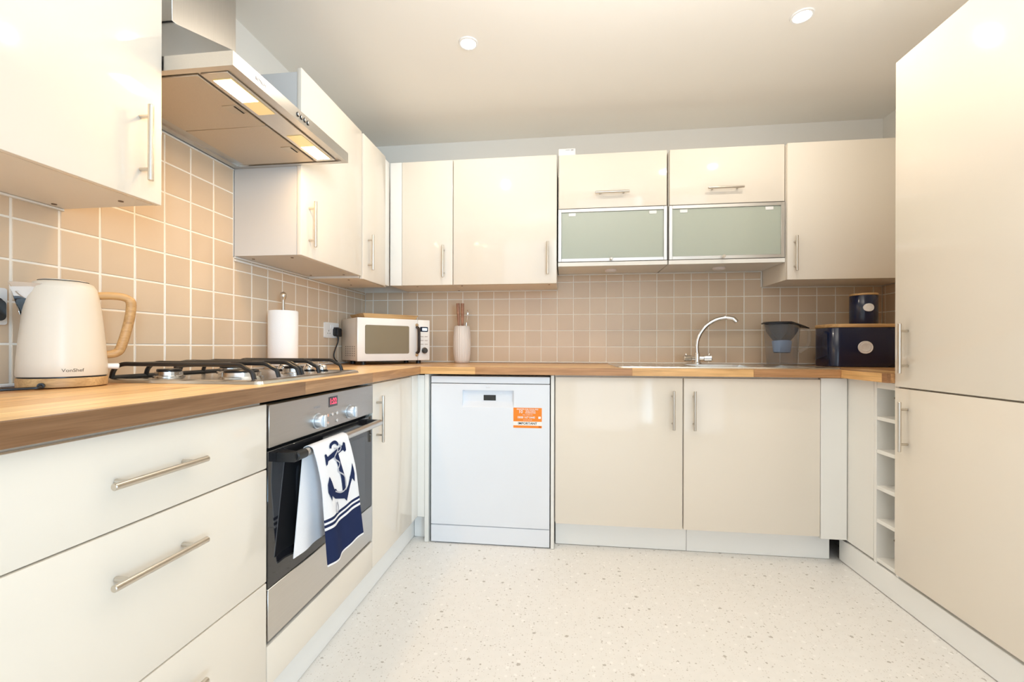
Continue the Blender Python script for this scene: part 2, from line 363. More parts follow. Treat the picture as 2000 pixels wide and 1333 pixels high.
def tile_field(wall, s0, s1, z0, z1, lines, place, rot):
    """s along the wall; lines: one grid line position; cells clipped to [s0,s1]x[z0,z1]"""
    k0 = math.floor((s0-lines)/T); k1 = math.ceil((s1-lines)/T); r0 = math.floor((z0-0.9913)/T)
    for k in range(k0, k1):
        a = max(s0, lines+k*T+G/2); b = min(s1, lines+(k+1)*T-G/2)
        if b-a < 0.012: continue
        zm = z1(k) if callable(z1) else z1
        for r in range(r0, math.ceil((zm-0.9913)/T)):
            c = max(z0, 0.9913+r*T+G/2); d = min(zm, 0.9913+(r+1)*T-G/2)
            if d-c < 0.008: continue
            o = bpy.data.objects.new('tile', tile_mesh(b-a, d-c)); COL.objects.link(o); o.parent = wall
            o.location = place((a+b)/2, (c+d)/2); o.rotation_euler = (random.uniform(-.0015, .0015), 0, rot+random.uniform(-.0015, .0015))
pb = lambda s, z: (s, -0.0002, z)
zb_back = lambda k: 1.4385 if 12 <= k <= 23 else 1.344
zb_left = lambda k: 1.6905 if 11 <= k <= 16 else 1.344
tile_field(wb, 0.010, XR-0.011, ZB+0.004, zb_back, 0.0623, pb, 0)
pl_ = lambda s, z: (0.0002, -s, z)       # s = distance from the corner
tile_field(wl, 0.010, 2.36, ZB+0.004, zb_left, 0.256-2*T, pl_, PI/2)
bm = NB(); bx(bm, 0.008, XR-0.008, -0.0068, -0.0002, ZB, 1.344); bx(bm, 1.273, 2.481, -0.0068, -0.0002, 1.344, 1.4385)
part('grout', bm, GROUT, wb, flat=True)
bm = NB(); bx(bm, 0.0002, 0.0068, -2.36, -0.0069, ZB, 1.344); bx(bm, 0.0002, 0.0068, -1.766, -1.165, 1.344, 1.6905)
part('grout', bm, GROUT, wl, flat=True)
part('sealant_bead', BOX(0.015, XR-0.01, -0.014, -0.0082, 0.8895, 0.8975, 0.002), SEAL, wb)
bm = NB(); bx(bm, 0.0082, 0.014, -2.36, -0.015, 0.8895, 0.8975, 0.002)
part('sealant_bead', bm, SEAL, wl)
def bead(wall, *b): part('sealant_bead', BOX(*b, 0.0015), SEAL, wall)
bead(wl, 0.0082, 0.015, -2.358, -1.7605, 1.340, 1.3468); bead(wl, 0.0082, 0.015, -1.1635, -0.02, 1.328, 1.3358); bead(wl, 0.0082, 0.015, -1.1635, -0.656, 1.340, 1.3468)
bead(wl, 0.0005, 0.0095, -1.1685, -1.1645, 1.347, 1.690); bead(wl, 0.0082, 0.016, -1.756, -1.169, 1.686, 1.6925)
bead(wb, 0.31, 1.2735, -0.015, -0.0082, 1.340, 1.3468); bead(wb, 1.276, 2.479, -0.015, -0.0082, 1.435, 1.4418); bead(wb, 2.4815, XR-0.012, -0.015, -0.0082, 1.340, 1.3468); bead(wb, 2.4715, 2.4795, -0.015, -0.0082, 1.347, 1.435)
wr = bpy.data.objects['wall_right']
def place_r(s, z): return (XR-0.0002, -s, z)
tile_field(wr, 0.010, 0.915, ZB+0.004, 1.344, 0.03, place_r, -PI/2)
part('grout', BOX(XR-0.0064, XR-0.0002, -0.92, -0.0066, ZB, 1.344), GROUT, wr, flat=True)

# ------------------------------------------------------------------ downlights
for i, (x, y) in enumerate(DL[:2]):
    t = thing('downlight', ['round recessed downlight glowing in the ceiling nearer the cooker hood', 'round recessed downlight glowing in the ceiling nearer the tall cabinet'][i], 'downlight', (x, y, ZC), group='ceiling downlights')
    bm = NB(); lathe(bm, [(0.031, ZC-0.002), (0.033, ZC-0.006), (0.041, ZC-0.006), (0.043, ZC-0.0005), (0.031, ZC-0.0005)], (x, y, 0), 32, closed=True)
    part('bezel', bm, WHITEP, t)
    bm = NB(); cyl(bm, (x, y, ZC-0.0004), (x, y, ZC-0.003), 0.030, n=32)
    part('bulb', bm, SPOTON, t)

# ------------------------------------------------------------------ cabinet helpers
def handle(parent, c, axis, out, L=0.184, stand=0.028, r=0.006):
    """bar handle: c = centre on the door face, axis = bar direction, out = outward normal"""
    c, axis, out = Vector(c), Vector(axis), Vector(out); b = c+out*stand; bm = NB()
    cyl(bm, b-axis*L/2, b+axis*L/2, r, n=18, bev=0.001)
    for s in (-1, 1): cyl(bm, c+axis*s*0.064+out*0.0003, b+axis*s*0.064-out*r*0.6, 0.0045, n=12)
    return part('handle', bm, HANDLE, parent)
X_, Y_, Z_ = Vector((1, 0, 0)), Vector((0, 1, 0)), Vector((0, 0, 1))
DB = 0.0022
ZD0, ZD1 = 0.128, 0.8425

# ---- left run: drawers
t = thing('drawer_cabinet', 'cream gloss three drawer base cabinet at far left under the kettle', 'cabinet', (0.29, -2.05, 0.13))
part('carcass', BOX(0.016, 0.562, -2.350, -1.7495, 0.13, 0.850), CARC, t)
for z0, z1, hz in ((0.682, 0.8425, 0.762), (0.3985, 0.679, 0.600), (ZD0, 0.3955, 0.318)):
    d = part('drawer', BOX(0.5645, 0.5825, -2.3485, -1.7505, z0, z1, DB, 2), CREAM, t)
    handle(d, (0.5825, -2.055, hz), Y_, X_)
# ---- oven housing and oven
t = thing('oven_housing', 'cream oven housing with a low panel below the built-in oven', 'cabinet', (0.29, -1.4475, 0.13))
part('carcass_base', BOX(0.016, 0.562, -1.7480, -1.1475, 0.13, 0.2), CARC, t)
part('filler_panel', BOX(0.5645, 0.5825, -1.7475, -1.1485, ZD0, 0.233, DB, 2), CREAM, t)
t = thing('oven', 'built-in stainless steel oven with black glass door and a towel on its rail', 'oven', (0.30, -1.4475, 0.2465))
YO0, YO1 = -1.7445, -1.1495
part('body', BOX(0.03, 0.560, YO0+0.008, YO1-0.01, 0.2435, 0.838), GAP, t)
cp = part('control_panel', BOX(0.5605, 0.5845, YO0, YO1, 0.731, 0.840, 0.0015), STEELO, t)
part('display', BOX(0.5845, 0.5850, -1.468, -1.414, 0.796, 0.828), BLACKG, t)
part('clock_digits', text_bm('1:22', 0.026, lambda a, b, c: (0.5853+c, -1.441+a, 0.812+b), 0.0003, 0.0006, sx=0.95), REDLED, t, label='red lit clock digits')
for y in (-1.532, -1.339):
    bm = NB(); cyl(bm, (0.5846, y, 0.7645), (0.588, y, 0.7645), 0.0235, n=28); cyl(bm, (0.588, y, 0.7645), (0.607, y, 0.7645), 0.0205, 0.0185, n=28, bev=0.002)
    bx(bm, 0.606, 0.614, y-0.0055, y+0.0055, 0.746, 0.783, 0.002)
    part('knob', bm, M('knob_silver', (0.72, 0.75, 0.78), 0.28, metal=0.7, vary=0.02), t)
for y, z in ((-1.4745, 0.772), (-1.447, 0.772), (-1.4195, 0.772), (-1.4745, 0.748), (-1.4195, 0.748)):
    bm = NB(); cyl(bm, (0.5846, y, z), (0.5875, y, z), 0.0055, n=14, bev=0.0008); part('button', bm, CHROME, t)
part('brand_lettering', text_bm('BOSCH', 0.010, lambda a, b, c: (0.5848+c, -1.532+a, 0.805+b), 0.0002), INKG, t)
for y in (-1.532, -1.339):
    bm = NB()
    for k in range(9):
        a = PI*0.15+k*PI*1.7/8
        bx(bm, 0.5846, 0.5848, y+0.031*math.sin(a)-0.0008, y+0.031*math.sin(a)+0.0008, 0.7645+0.031*math.cos(a)-0.0008, 0.7645+0.031*math.cos(a)+0.0008)
    part('dial_marks', bm, INKG, t, flat=True, kind='stuff')
dr = part('door', BOX(0.5605, 0.5815, YO0, YO1, 0.376, 0.722, 0.0015), BLACKG, t, label='black glass oven door')
bm = NB(); poly(bm, [(0.5816, y, z) for y, z in rrect(YO0+0.115, YO1-0.06, 0.40, 0.655, 0.012)], (0.0003, 0, 0)); part('window', bm, OVENW, dr)
part('lower_trim', BOX(0.5605, 0.5825, YO0, YO1, 0.2435, 0.3745, 0.0015), STEEL, t)
hz = 0.700
bm = NB(); tube(bm, [(0.624, y, hz) for y in (-1.685, -1.45, -1.176)], 0.0118, 20, smooth=False)
hd = part('handle', bm, STEEL, dr)
bm = NB(); y = -1.700
cyl(bm, (0.624, y, hz), (0.624, y+0.045, hz), 0.0130, 0.0128, n=20, bev=0.003)
poly(bm, [(0.582, -1.712, hz-0.012), (0.6295, -1.708, hz-0.012), (0.6295, -1.690, hz-0.012), (0.582, -1.672, hz-0.012)], (0, 0, 0.024))
part('handle_bracket', bm, BLACKP, dr)
bm = NB(); poly(bm, [(0.582, -1.196, hz-0.011), (0.620, -1.190, hz-0.011), (0.620, -1.178, hz-0.011), (0.582, -1.172, hz-0.011)], (0, 0, 0.022))
part('handle_bracket', bm, BLACKP, dr)
# ---- corner base cabinet on the left run
t = thing('corner_base_cabinet', 'cream corner base cabinet with one door to the right of the oven', 'cabinet', (0.29, -0.90, 0.13))
part('carcass', BOX(0.016, 0.562, -1.1455, -0.03, 0.13, 0.850), CARC, t)
d = part('door', BOX(0.5645, 0.5825, -1.1455, -0.708, ZD0, ZD1, DB, 2), CREAM, t)
handle(d, (0.5825, -1.112, 0.703), Z_, X_)
part('corner_post', BOX(0.5645, 0.5825, -0.7055, -0.6235, ZD0, 0.845, DB, 2), WHITEB, t, label='plain white corner filler strip')
part('corner_post', BOX(0.5645, 0.6165, -0.6225, -0.606, ZD0, 0.845, 0.0012), WHITEB, t, label='plain white corner filler strip')
# ---- end panels either side of the dishwasher
def panel(name, label, b, mat=WHITEB):
    o = part(name, BOX(*b, 0.0015), mat, None, org=((b[0]+b[1])/2, (b[2]+b[3])/2, b[4])); return setp(o, label, 'panel')
panel('end_panel', 'white full height end panel left of the dishwasher in the corner', (0.6175, 0.6385, -0.6225, -0.02, 0.001, 0.850))
panel('end_panel', 'narrow white upright end panel between dishwasher and sink cabinet', (1.2525, 1.2695, -0.622, -0.02, 0.001, 0.850))
# ---- dishwasher
t = thing('dishwasher', 'white freestanding dishwasher with an orange sticker under the worktop', 'dishwasher', (0.95, -0.31, 0.001))
XD0, XD1 = 0.6505, 1.2475
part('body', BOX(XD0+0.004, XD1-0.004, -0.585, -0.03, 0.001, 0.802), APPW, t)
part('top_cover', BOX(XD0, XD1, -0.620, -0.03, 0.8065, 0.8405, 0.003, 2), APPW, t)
# door with a real handle recess
def dw_door():
    bm = NB(); y0, y1 = -0.622, -0.587; z0, z1 = 0.0945, 0.8035
    xa, xb, za, zb = 0.812, 1.071, 0.705, 0.772
    bx(bm, XD0, xa, y0, y1, z0, z1, 0.003, 2); bx(bm, xb, XD1, y0, y1, z0, z1, 0.003, 2)
    for v in bm.verts:   # inner edges of the two side slabs stay square so the faces read as one
        pass
    return bm, (y0, y1, z0, z1, xa, xb, za, zb)
bm = NB(); y0, y1, z0, z1, xa, xb, za, zb = -0.622, -0.587, 0.0945, 0.8035, 0.812, 1.071, 0.687, 0.772
def quad(*p): bm.faces.new([bm.verts.new(q) for q in p])
def fq(xa_, xb_, za_, zb_): quad((xa_, y0, za_), (xb_, y0, za_), (xb_, y0, zb_), (xa_, y0, zb_))
e = 0.003
fq(XD0+e, xa, z0+e, z1-e); fq(xb, XD1-e, z0+e, z1-e); fq(xa, xb, z0+e, za); fq(xa, xb, zb, z1-e)
yr = y0+0.022
quad((xa, y0, zb), (xb, y0, zb), (xb, yr, zb), (xa, yr, zb))                       # recess top
quad((xa, yr, zb), (xb, yr, zb), (xb, yr, za+0.028), (xa, yr, za+0.028))            # recess back
quad((xa, yr, za+0.028), (xb, yr, za+0.028), (xb, y0, za), (xa, y0, za))            # sloping scoop
for x in (xa, xb): bm.faces.new([bm.verts.new(q) for q in ((x, y0, za), (x, y0, zb), (x, yr, zb), (x, yr, za+0.028))])
for a, b in (((XD0+e, z0+e), (XD1-e, z0+e)), ((XD1-e, z0+e), (XD1-e, z1-e)), ((XD1-e, z1-e), (XD0+e, z1-e)), ((XD0+e, z1-e), (XD0+e, z0+e))):
    cx, cz = (XD0+XD1)/2, (z0+z1)/2
    o_ = lambda p: (p[0]+(e if p[0] > cx else -e), p[1]+(e if p[1] > cz else -e))
    A, B = o_(a), o_(b)
    quad((a[0], y0, a[1]), (b[0], y0, b[1]), (B[0], y0+e, B[1]), (A[0], y0+e, A[1])); quad((A[0], y0+e, A[1]), (B[0], y0+e, B[1]), (B[0], y1, B[1]), (A[0], y1, A[1]))
quad((XD0, y1, z0), (XD1, y1, z0), (XD1, y1, z1), (XD0, y1, z1))
bmesh.ops.remove_doubles(bm, verts=bm.verts, dist=1e-5)
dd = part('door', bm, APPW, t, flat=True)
bm = NB(); dv = Vector((0, -0.022, -0.045)).normalized(); n_ = Vector((0, -0.045, 0.022)).normalized()
part('display', BOX(0.916, 0.978, yr-0.002, yr-0.0003, 0.7195, 0.7470, 0.0008), M('display_dark', (0.03, 0.03, 0.028), 0.2, vary=0.05), dd)
part('brand_lettering', text_bm('beko', 0.011, lambda a, b, c: (0.943+a, y0-0.0003-c, 0.7865+b), 0.0002), M('pale_grey_ink', (0.6, 0.6, 0.62), 0.5), dd)
part('brand_lettering', text_bm('-----', 0.009, lambda a, b, c: (0.690+a, y0-0.0003-c, 0.788+b), 0.0002), MATS['pale_grey_ink'], dd)
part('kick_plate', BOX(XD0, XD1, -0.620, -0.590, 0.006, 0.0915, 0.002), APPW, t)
# sticker
sx0, sx1, sz0, sz1, ys = 1.069, 1.209, 0.590, 0.689, y0-0.0008
st = part('sticker', BOX(sx0, sx1, ys, y0-0.0001, sz0, sz1), ORANGE, t, label='orange and white IMPORTANT sticker')
scx = (sx0+sx1)/2
part('sticker_band', BOX(sx0, sx1, ys-0.0003, ys, 0.6020, 0.6215), LBLW, st)
def stx(s, size, z, mat, ex=0.0, sx=1.0, cx=scx): part('lettering', text_bm(s, size, lambda a, b, c: (cx+a, ys-0.0004-c, z+b), 0.0002, ex, sx=sx), mat, st)
stx('IMPORTANT', 0.0155, 0.6120, INKB, 0.0003, 1.08)
stx('REGISTER FOR YOUR FREE', 0.0098, 0.6815, LBLW, 0.0001, 0.92)
stx('10', 0.022, 0.6695, LBLW, 0.0003, 1.0, scx-0.034)
stx('YEAR PARTS', 0.0095, 0.6730, LBLW, 0.0001, 0.95, scx+0.014); stx('GUARANTEE', 0.0095, 0.6645, LBLW, 0.0001, 0.95, scx+0.014)
stx('CALL US FREE ON', 0.0062, 0.6545, LBLW, 0.0, 1.0)
stx('0808 167 0440', 0.0145, 0.6415, LBLW, 0.0002, 0.98, scx-0.006)
part('sticker_symbol', BOX(sx1-0.017, sx1-0.005, ys-0.0003, ys, 0.636, 0.647), LBLW, st)
stx('OR GO ONLINE', 0.0060, 0.6290, LBLW, 0.0, 1.0)
part('sticker_mark', BOX(sx1-0.016, sx1-0.004, ys-0.0003, ys, 0.5945, 0.5985), M('brown_ink', (0.35, 0.07, 0.01), 0.5), st)
# ---- sink cabinet
t = thing('sink_cabinet', 'wide cream double door base cabinet below the sink', 'cabinet', (1.874, -0.31, 0.13))
part('carcass', BOX(1.272, 2.474, -0.6025, -0.03, 0.13, 0.70), CARC, t)
part('carcass_rail', BOX(1.272, 2.474, -0.6025, -0.585, 0.70, 0.850), CARC, t)
for x0, x1, hx in ((1.2755, 1.8715, 1.826), (1.877, 2.473, 1.920)):
    d = part('door', BOX(x0, x1, -0.622, -0.604, ZD0, ZD1, DB, 2), CREAM, t); handle(d, (hx, -0.622, 0.692), Z_, -Y_)
# ---- right hand corner filler, wine rack
t = thing('corner_filler', 'plain white L shaped corner filler right of the sink doors', 'panel', (2.53, -0.62, 0.118))
part('panel', BOX(2.4755, 2.586, -0.6215, -0.6055, 0.118, 0.8495, 0.0015), WHITEB, t)
part('panel', BOX(2.590, 2.606, -0.7845, -0.6055, 0.112, 0.8495, 0.0015), WHITEB, t)
t = thing('wine_rack', 'white open bottle rack with five pigeonholes beside the tall cabinet', 'rack', (2.86, -0.855, 0.10))
part('side', BOX(2.590, 3.12, -0.8015, -0.7865, 0.105, 0.8495, 0.001), WHITEB, t)
part('side', BOX(2.590, 3.12, -0.9215, -0.9075, 0.105, 0.8495, 0.001), WHITEB, t)
part('back', BOX(2.92, 2.935, -0.9075, -0.8015, 0.105, 0.8495), WHITEB, t)
for z in (0.112, 0.272, 0.408, 0.556, 0.692): part('shelf', BOX(2.591, 2.92, -0.9070, -0.8020, z, z+0.0155, 0.001), WHITEB, t)
part('top_rail', BOX(2.591, 2.92, -0.9070, -0.8020, 0.822, 0.8490, 0.001), WHITEB, t)
for z in (0.782, 0.20):
    bm = NB(); cyl(bm, (2.66, -0.80155, z), (2.66, -0.8035, z), 0.005, n=12); part('screw_cap', bm, M('screw_brown', (0.18, 0.14, 0.10), 0.5), t)
# ---- tall cabinet
t = thing('tall_cabinet', 'tall cream gloss two door larder cabinet filling the right edge', 'cabinet', (2.86, -1.23, 0.12))
part('carcass', BOX(2.594, 3.13, -1.5265, -0.9275, 0.125, 2.074), CARC, t)
for z0, z1, hz in ((0.8400, 2.076, 0.985), (0.1235, 0.8345, 0.6955)):
    d = part('door', BOX(2.572, 2.592, -1.5275, -0.9265, z0, z1, DB, 2), CREAM, t); handle(d, (2.572, -0.990, hz), Z_, -X_)
# ---- plinths
def plinth(label, b):
    o = part('plinth', BOX(*b, 0.002), PLIN, None, org=((b[0]+b[1])/2, (b[2]+b[3])/2, 0)); return setp(o, label, 'plinth')
plinth('long white plinth under the drawers and oven on the left', (0.525, 0.543, -2.35, -0.548, 0.001, 0.124))
plinth('short white plinth piece in the left corner beside the dishwasher', (0.545, 0.6165, -0.566, -0.550, 0.001, 0.124))
plinth('white plinth under the left door of the sink cabinet', (1.275, 1.905, -0.560, -0.544, 0.002, 0.124))
plinth('white plinth under the right door of the sink cabinet, stopping short of the corner', (1.9065, 2.548, -0.559, -0.543, 0.001, 0.124))
o = plinth('long white plinth under the bottle rack and tall cabinet', (2.588, 2.606, -1.527, -0.560, 0.003, 0.104))

# ------------------------------------------------------------------ worktop of staves
t = thing('worktop', 'walnut coloured wood block worktop running round three sides', 'worktop', (0.3, -0.6, 0.852))
ZW0, ZW1 = 0.8525, 0.888
TONES = [(0.62, 0.35, 0.15), (0.72, 0.44, 0.20), (0.52, 0.28, 0.12), (0.78, 0.51, 0.24), (0.47, 0.24, 0.11), (0.66, 0.39, 0.17)]
LT, MD, DK, WN_SHADE = (0.78, 0.47, 0.20), (0.50, 0.265, 0.12), (0.34, 0.17, 0.08), (0.25, 0.135, 0.068)
TONES2 = [(0.98, 0.64, 0.29), (0.88, 0.55, 0.24), (0.72, 0.42, 0.175), (1.0, 0.70, 0.35)]
def stave(a0, a1, b0, b1, run, tone, front=None):
    """run 'x': along +x, 'y': along -y ; a = along, b = across"""
    bm = NB(); w = abs(b1-b0); L = abs(a1-a0)
    bx(bm, -L/2, L/2, -w/2, w/2, ZW0-0.87, ZW1-0.87, 0.0004)
    if front is not None:      # rounded nosing on the exposed long edge
        sgn = front
        es = [e for e in bm.edges if all(abs(v.co.y-sgn*w/2) < 0.0006 for v in e.verts) and all(v.co.z > 0.0 for v in e.verts) and abs(e.verts[0].co.x-e.verts[1].co.x) > L*0.5]
        if es: bmesh.ops.bevel(bm, geom=es[:1], offset=0.004, segments=3, affect='EDGES', profile=0.5)
    me = bpy.data.meshes.new('stave'); bmesh.ops.recalc_face_normals(bm, faces=bm.faces); bm.to_mesh(me); bm.free(); me.materials.append(WOODTOP)
    me.shade_smooth(); me.set_sharp_from_angle(angle=math.radians(35))
    o = bpy.data.objects.new('stave', me); COL.objects.link(o); o.parent = t
    c = Vector(((a0+a1)/2, (b0+b1)/2, 0.87)) if run == 'x' else Vector(((b0+b1)/2, (a0+a1)/2, 0.87))
    o.location = c-Vector(t.location); o.rotation_euler = (0, 0, 0 if run == 'x' else PI/2); o.color = (*tone, 1)
    return o
def run_cells(a0, a1, seed, cuts=None, lo=0.7, hi=1.5):
    rnd = random.Random(seed); e = [a0]
    if cuts: e += cuts
    else:
        p = a0+rnd.uniform(0.25, 1.0)
        while p < a1-0.2: e.append(p); p += rnd.uniform(lo, hi)
    return e+[a1], rnd
# back run y -0.6485..-0.006 ; sink hole x 2.02..2.52, y -0.555..-0.135
SH = (1.985, 2.525, -0.545, -0.150)
rows = [-0.6345, -0.556, -0.464, -0.372, -0.281, -0.190, -0.098, -0.0085]
for i in range(7):
    b0, b1 = rows[i]+0.0002, rows[i+1]-0.0002
    a0 = 0.5895 if i == 0 else 0.0085; a1 = 2.5580 if i == 0 else XR-0.009
    ed, rnd = run_cells(a0, a1, 100+i, None)
    for k in range(len(ed)-1):
        s0, s1 = ed[k]+0.00015, ed[k+1]-0.00015; tone = rnd.choice(TONES)
        segs = [(s0, s1)]
        if b1 > SH[2] and b0 < SH[3]:
            segs = []
            if s0 < SH[0]: segs.append((s0, min(s1, SH[0])))
            if s1 > SH[1]: segs.append((max(s0, SH[1]), s1))
        for p, q in segs:
            if q-p > 0.01: stave(p, q, b0, b1, 'x', tone)
# left run, along y from -2.36 to -0.6488
lr = [0.0085, 0.095, 0.181, 0.266, 0.351, 0.436, 0.515, 0.5891]
for i in range(7):
    b0, b1 = lr[i]+0.0002, lr[i+1]-0.0002
    a0, a1 = -2.36, -0.5563
    ed, rnd = run_cells(a0, a1, 200+i, None)
    for k in range(len(ed)-1):
        stave(ed[k]+0.00015, ed[k+1]-0.00015, b0, b1, 'y', (TONES2[3] if k % 2 else (0.96, 0.66, 0.32)) if i == 6 else rnd.choice(TONES2 if i > 2 else TONES))
# right run
rr_ = [2.5584, 2.63, 2.72, 2.81, 2.90, 2.99, 3.07, XR-0.009]
for i in range(7):
    ed, rnd = run_cells(-0.9255, -0.5563, 300+i, [])
    for k in range(len(ed)-1): stave(ed[k]+0.00015, ed[k+1]-0.00015, rr_[i]+0.0002, rr_[i+1]-0.0002, 'y', rnd.choice(TONES))
# front lipping, with the butt joints the photograph shows
for ed, tn in (([0.6037, 0.882, 1.636, 2.176, 2.5438], [LT, MD, LT, MD]),):
    for k, c_ in enumerate(tn): stave(ed[k]+0.00015, ed[k+1]-0.00015, -0.6485, -0.6347, 'x', c_, -1).name = 'edge_strip'
for ed, tn in (([-2.36, -1.62, -1.192, -0.6488], [WN_SHADE, (0.40, 0.225, 0.11), MD]),):  # left run: shade on the front edge put into the darker wood tones
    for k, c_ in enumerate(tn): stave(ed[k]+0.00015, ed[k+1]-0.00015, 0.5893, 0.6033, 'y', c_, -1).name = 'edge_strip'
for ed, tn in (([-0.9255, -0.900, -0.6488], [DK, LT]),):
    for k, c_ in enumerate(tn): stave(ed[k]+0.00015, ed[k+1]-0.00015, 2.544, 2.5582, 'y', c_, 1).name = 'edge_strip'

# ------------------------------------------------------------------ wall cabinets
ZU0, ZU1 = 1.347, 2.066
XU, YU = 0.297, -0.303
def fixings(parent, pts, z):
    for x, y in pts:
        bm = NB(); cyl(bm, (x, y, z-0.0002), (x, y, z-0.0018), 0.0055, n=12); part('fixing_cap', bm, M('cap_brown', (0.16, 0.10, 0.06), 0.5), parent)
t = thing('wall_cabinet', 'cream gloss wall cabinet at top left above the kettle', 'cabinet', (0.15, -2.06, ZU0))
part('carcass', BOX(0.010, XU-0.0195, -2.358, -1.7600, ZU0, ZU1-0.002, 0.0008), CARC, t)
d = part('door', BOX(XU-0.018, XU, -2.3585, -1.7585, ZU0-0.001, ZU1+0.012, DB, 2), CREAM, t); handle(d, (XU, -1.815, 1.4795), Z_, X_)
fixings(t, ((0.035, -1.80), (0.226, -1.80)), ZU0)
t = thing('wall_cabinet', 'cream gloss wall cabinet with pale grey side, right of the cooker hood', 'cabinet', (0.15, -0.91, ZU0))
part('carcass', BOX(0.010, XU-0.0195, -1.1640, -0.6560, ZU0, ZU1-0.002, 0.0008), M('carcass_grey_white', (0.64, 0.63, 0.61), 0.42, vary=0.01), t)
d = part('door', BOX(XU-0.018, XU, -1.1660, -0.6560, ZU0-0.001, ZU1+0.012, DB, 2), CREAM, t); handle(d, (XU, -1.112, 1.4795), Z_, X_)
fixings(t, ((0.05, -1.107), (0.226, -1.115), (0.05, -0.70), (0.226, -0.70)), ZU0)
t = thing('corner_wall_cabinet', 'narrow cream wall cabinet in the left corner, hung slightly lower', 'cabinet', (0.15, -0.40, ZU0-0.012))
part('carcass', BOX(0.010, XU-0.0195, -0.6520, -0.3060, ZU0-0.010, ZU1-0.004, 0.0008), CARC, t)
d = part('door', BOX(XU-0.016, XU+0.003, -0.6440, -0.3680, ZU0-0.013, ZU1+0.010, DB, 2), CREAM, t); handle(d, (XU+0.003, -0.589, 1.4795), Z_, X_)
fixings(t, ((0.20, -0.60), (0.12, -0.42)), ZU0-0.010)
part('corner_post', BOX(XU-0.016, XU, -0.3660, -0.3045, ZU0-0.004, ZU1, DB, 2), WHITEB, t, label='plain white corner filler strip')
t = thing('wall_cabinet', 'narrow cream single door wall cabinet above the microwave, next to the white filler', 'cabinet', (0.5, -0.15, ZU0))
part('carcass', BOX(0.3005, 0.6770, -0.284, -0.0095, ZU0, ZU1-0.002, 0.0008), CARC, t)
part('filler_strip', BOX(XU+0.004, 0.3715, YU, YU+0.018, ZU0-0.001, ZU1, DB, 2), WHITEB, t, label='plain white filler strip')
d = part('door', BOX(0.3735, 0.6765, YU, YU+0.018, ZU0-0.001, ZU1, DB, 2), CREAM, t); handle(d, (0.6265, YU, 1.4795), Z_, -Y_)
fixings(t, ((0.45, -0.25), (0.65, -0.04)), ZU0)
t = thing('wall_cabinet', 'large square cream single door wall cabinet left of the glass cabinets', 'cabinet', (0.977, -0.15, ZU0))
part('carcass', BOX(0.6785, 1.2735, -0.284, -0.0095, ZU0, ZU1-0.002, 0.0008), CARC, t)
d = part('door', BOX(0.6805, 1.2725, YU, YU+0.018, ZU0-0.001, ZU1, DB, 2), CREAM, t); handle(d, (1.2245, YU, 1.4845), Z_, -Y_)
fixings(t, ((0.72, -0.25), (1.23, -0.25)), ZU0)
# glass fronted units
def glass_unit(x0, x1, hx, label, kx):
    YG = -0.285
    t = thing('glass_wall_cabinet', label, 'cabinet', ((x0+x1)/2, -0.14, 1.442))
    th = 0.016; yb, yf = -0.0095, YG+0.0205
    part('side', BOX(x0, x0+th, yf, yb, 1.4655, 2.064), CARC, t); part('side', BOX(x1-th, x1, yf, yb, 1.4655, 2.064), CARC, t)
    part('bottom_board', BOX(x0, x1, YG+0.001, yb, 1.442, 1.4645, 0.001), WHITEB, t)
    part('top_board', BOX(x0+th+.0005, x1-th-.0005, yf, yb, 2.046, 2.064), CARC, t); part('shelf', BOX(x0+th+.0005, x1-th-.0005, yf, yb-0.01, 1.756, 1.772), CARC, t)
    part('back_board', BOX(x0+th+.0005, x1-th-.0005, yb-0.008, yb, 1.466, 2.045), WHITEB, t)
    d = part('flap_door', BOX(x0+0.004, x1-0.004, YG, YG+0.018, 1.7665, 2.069, DB, 2), CREAM, t); handle(d, (hx, YG, 1.8435), X_, -Y_)
    gx0, gx1, gz0, gz1, w = x0+0.001, x1-0.002, 1.4675, 1.7635, 0.018
    bm = NB(); bx(bm, gx0, gx0+w, YG, YG+0.018, gz0, gz1, 0.001); bx(bm, gx1-w, gx1, YG, YG+0.018, gz0, gz1, 0.001)
    bx(bm, gx0+w, gx1-w, YG, YG+0.018, gz0, gz0+w, 0.001); bx(bm, gx0+w, gx1-w, YG, YG+0.018, gz1-w, gz1, 0.001)
    gd = part('glass_door', bm, ALU, t, label='aluminium framed frosted glass door')
    part('pane', BOX(gx0+w+.0003, gx1-w-.0003, YG+0.006, YG+0.010, gz0+w+.0003, gz1-w-.0003), FROST, gd, flat=True)
    for x in (gx0+0.078, gx1-0.075): part('hinge', BOX(x-0.020, x+0.020, YG+0.003, YG+0.0058, gz1-w-0.022, gz1-w-0.004, 0.001), WHITEP, gd)
    bm = NB(); cyl(bm, (kx, YG-0.0002, gz0+0.010), (kx, YG-0.016, gz0+0.010), 0.0045, n=14); cyl(bm, (kx, YG-0.015, gz0+0.010), (kx, YG-0.024, gz0+0.010), 0.0085, n=16, bev=0.002)
    part('knob', bm, HANDLE, gd)
    return t
glass_unit(1.2805, 1.8765, 1.577, 'left frosted glass fronted wall cabinet with cream lift-up flap', 1.574)
glass_unit(1.8835, 2.4795, 2.172, 'right frosted glass fronted wall cabinet with cream lift-up flap above the tap', 2.165)
t = thing('wall_cabinet', 'cream gloss wall cabinet at right above the bread bin', 'cabinet', (2.80, -0.15, ZU0))
part('carcass', BOX(2.4815, 3.128, -0.284, -0.0095, ZU0, ZU1-0.002, 0.0008), CARC, t)
d = part('door', BOX(2.482, 3.080, YU, YU+0.018, ZU0-0.001, ZU1, DB, 2), CREAM, t); handle(d, (2.5165, YU, 1.4800), Z_, -Y_)
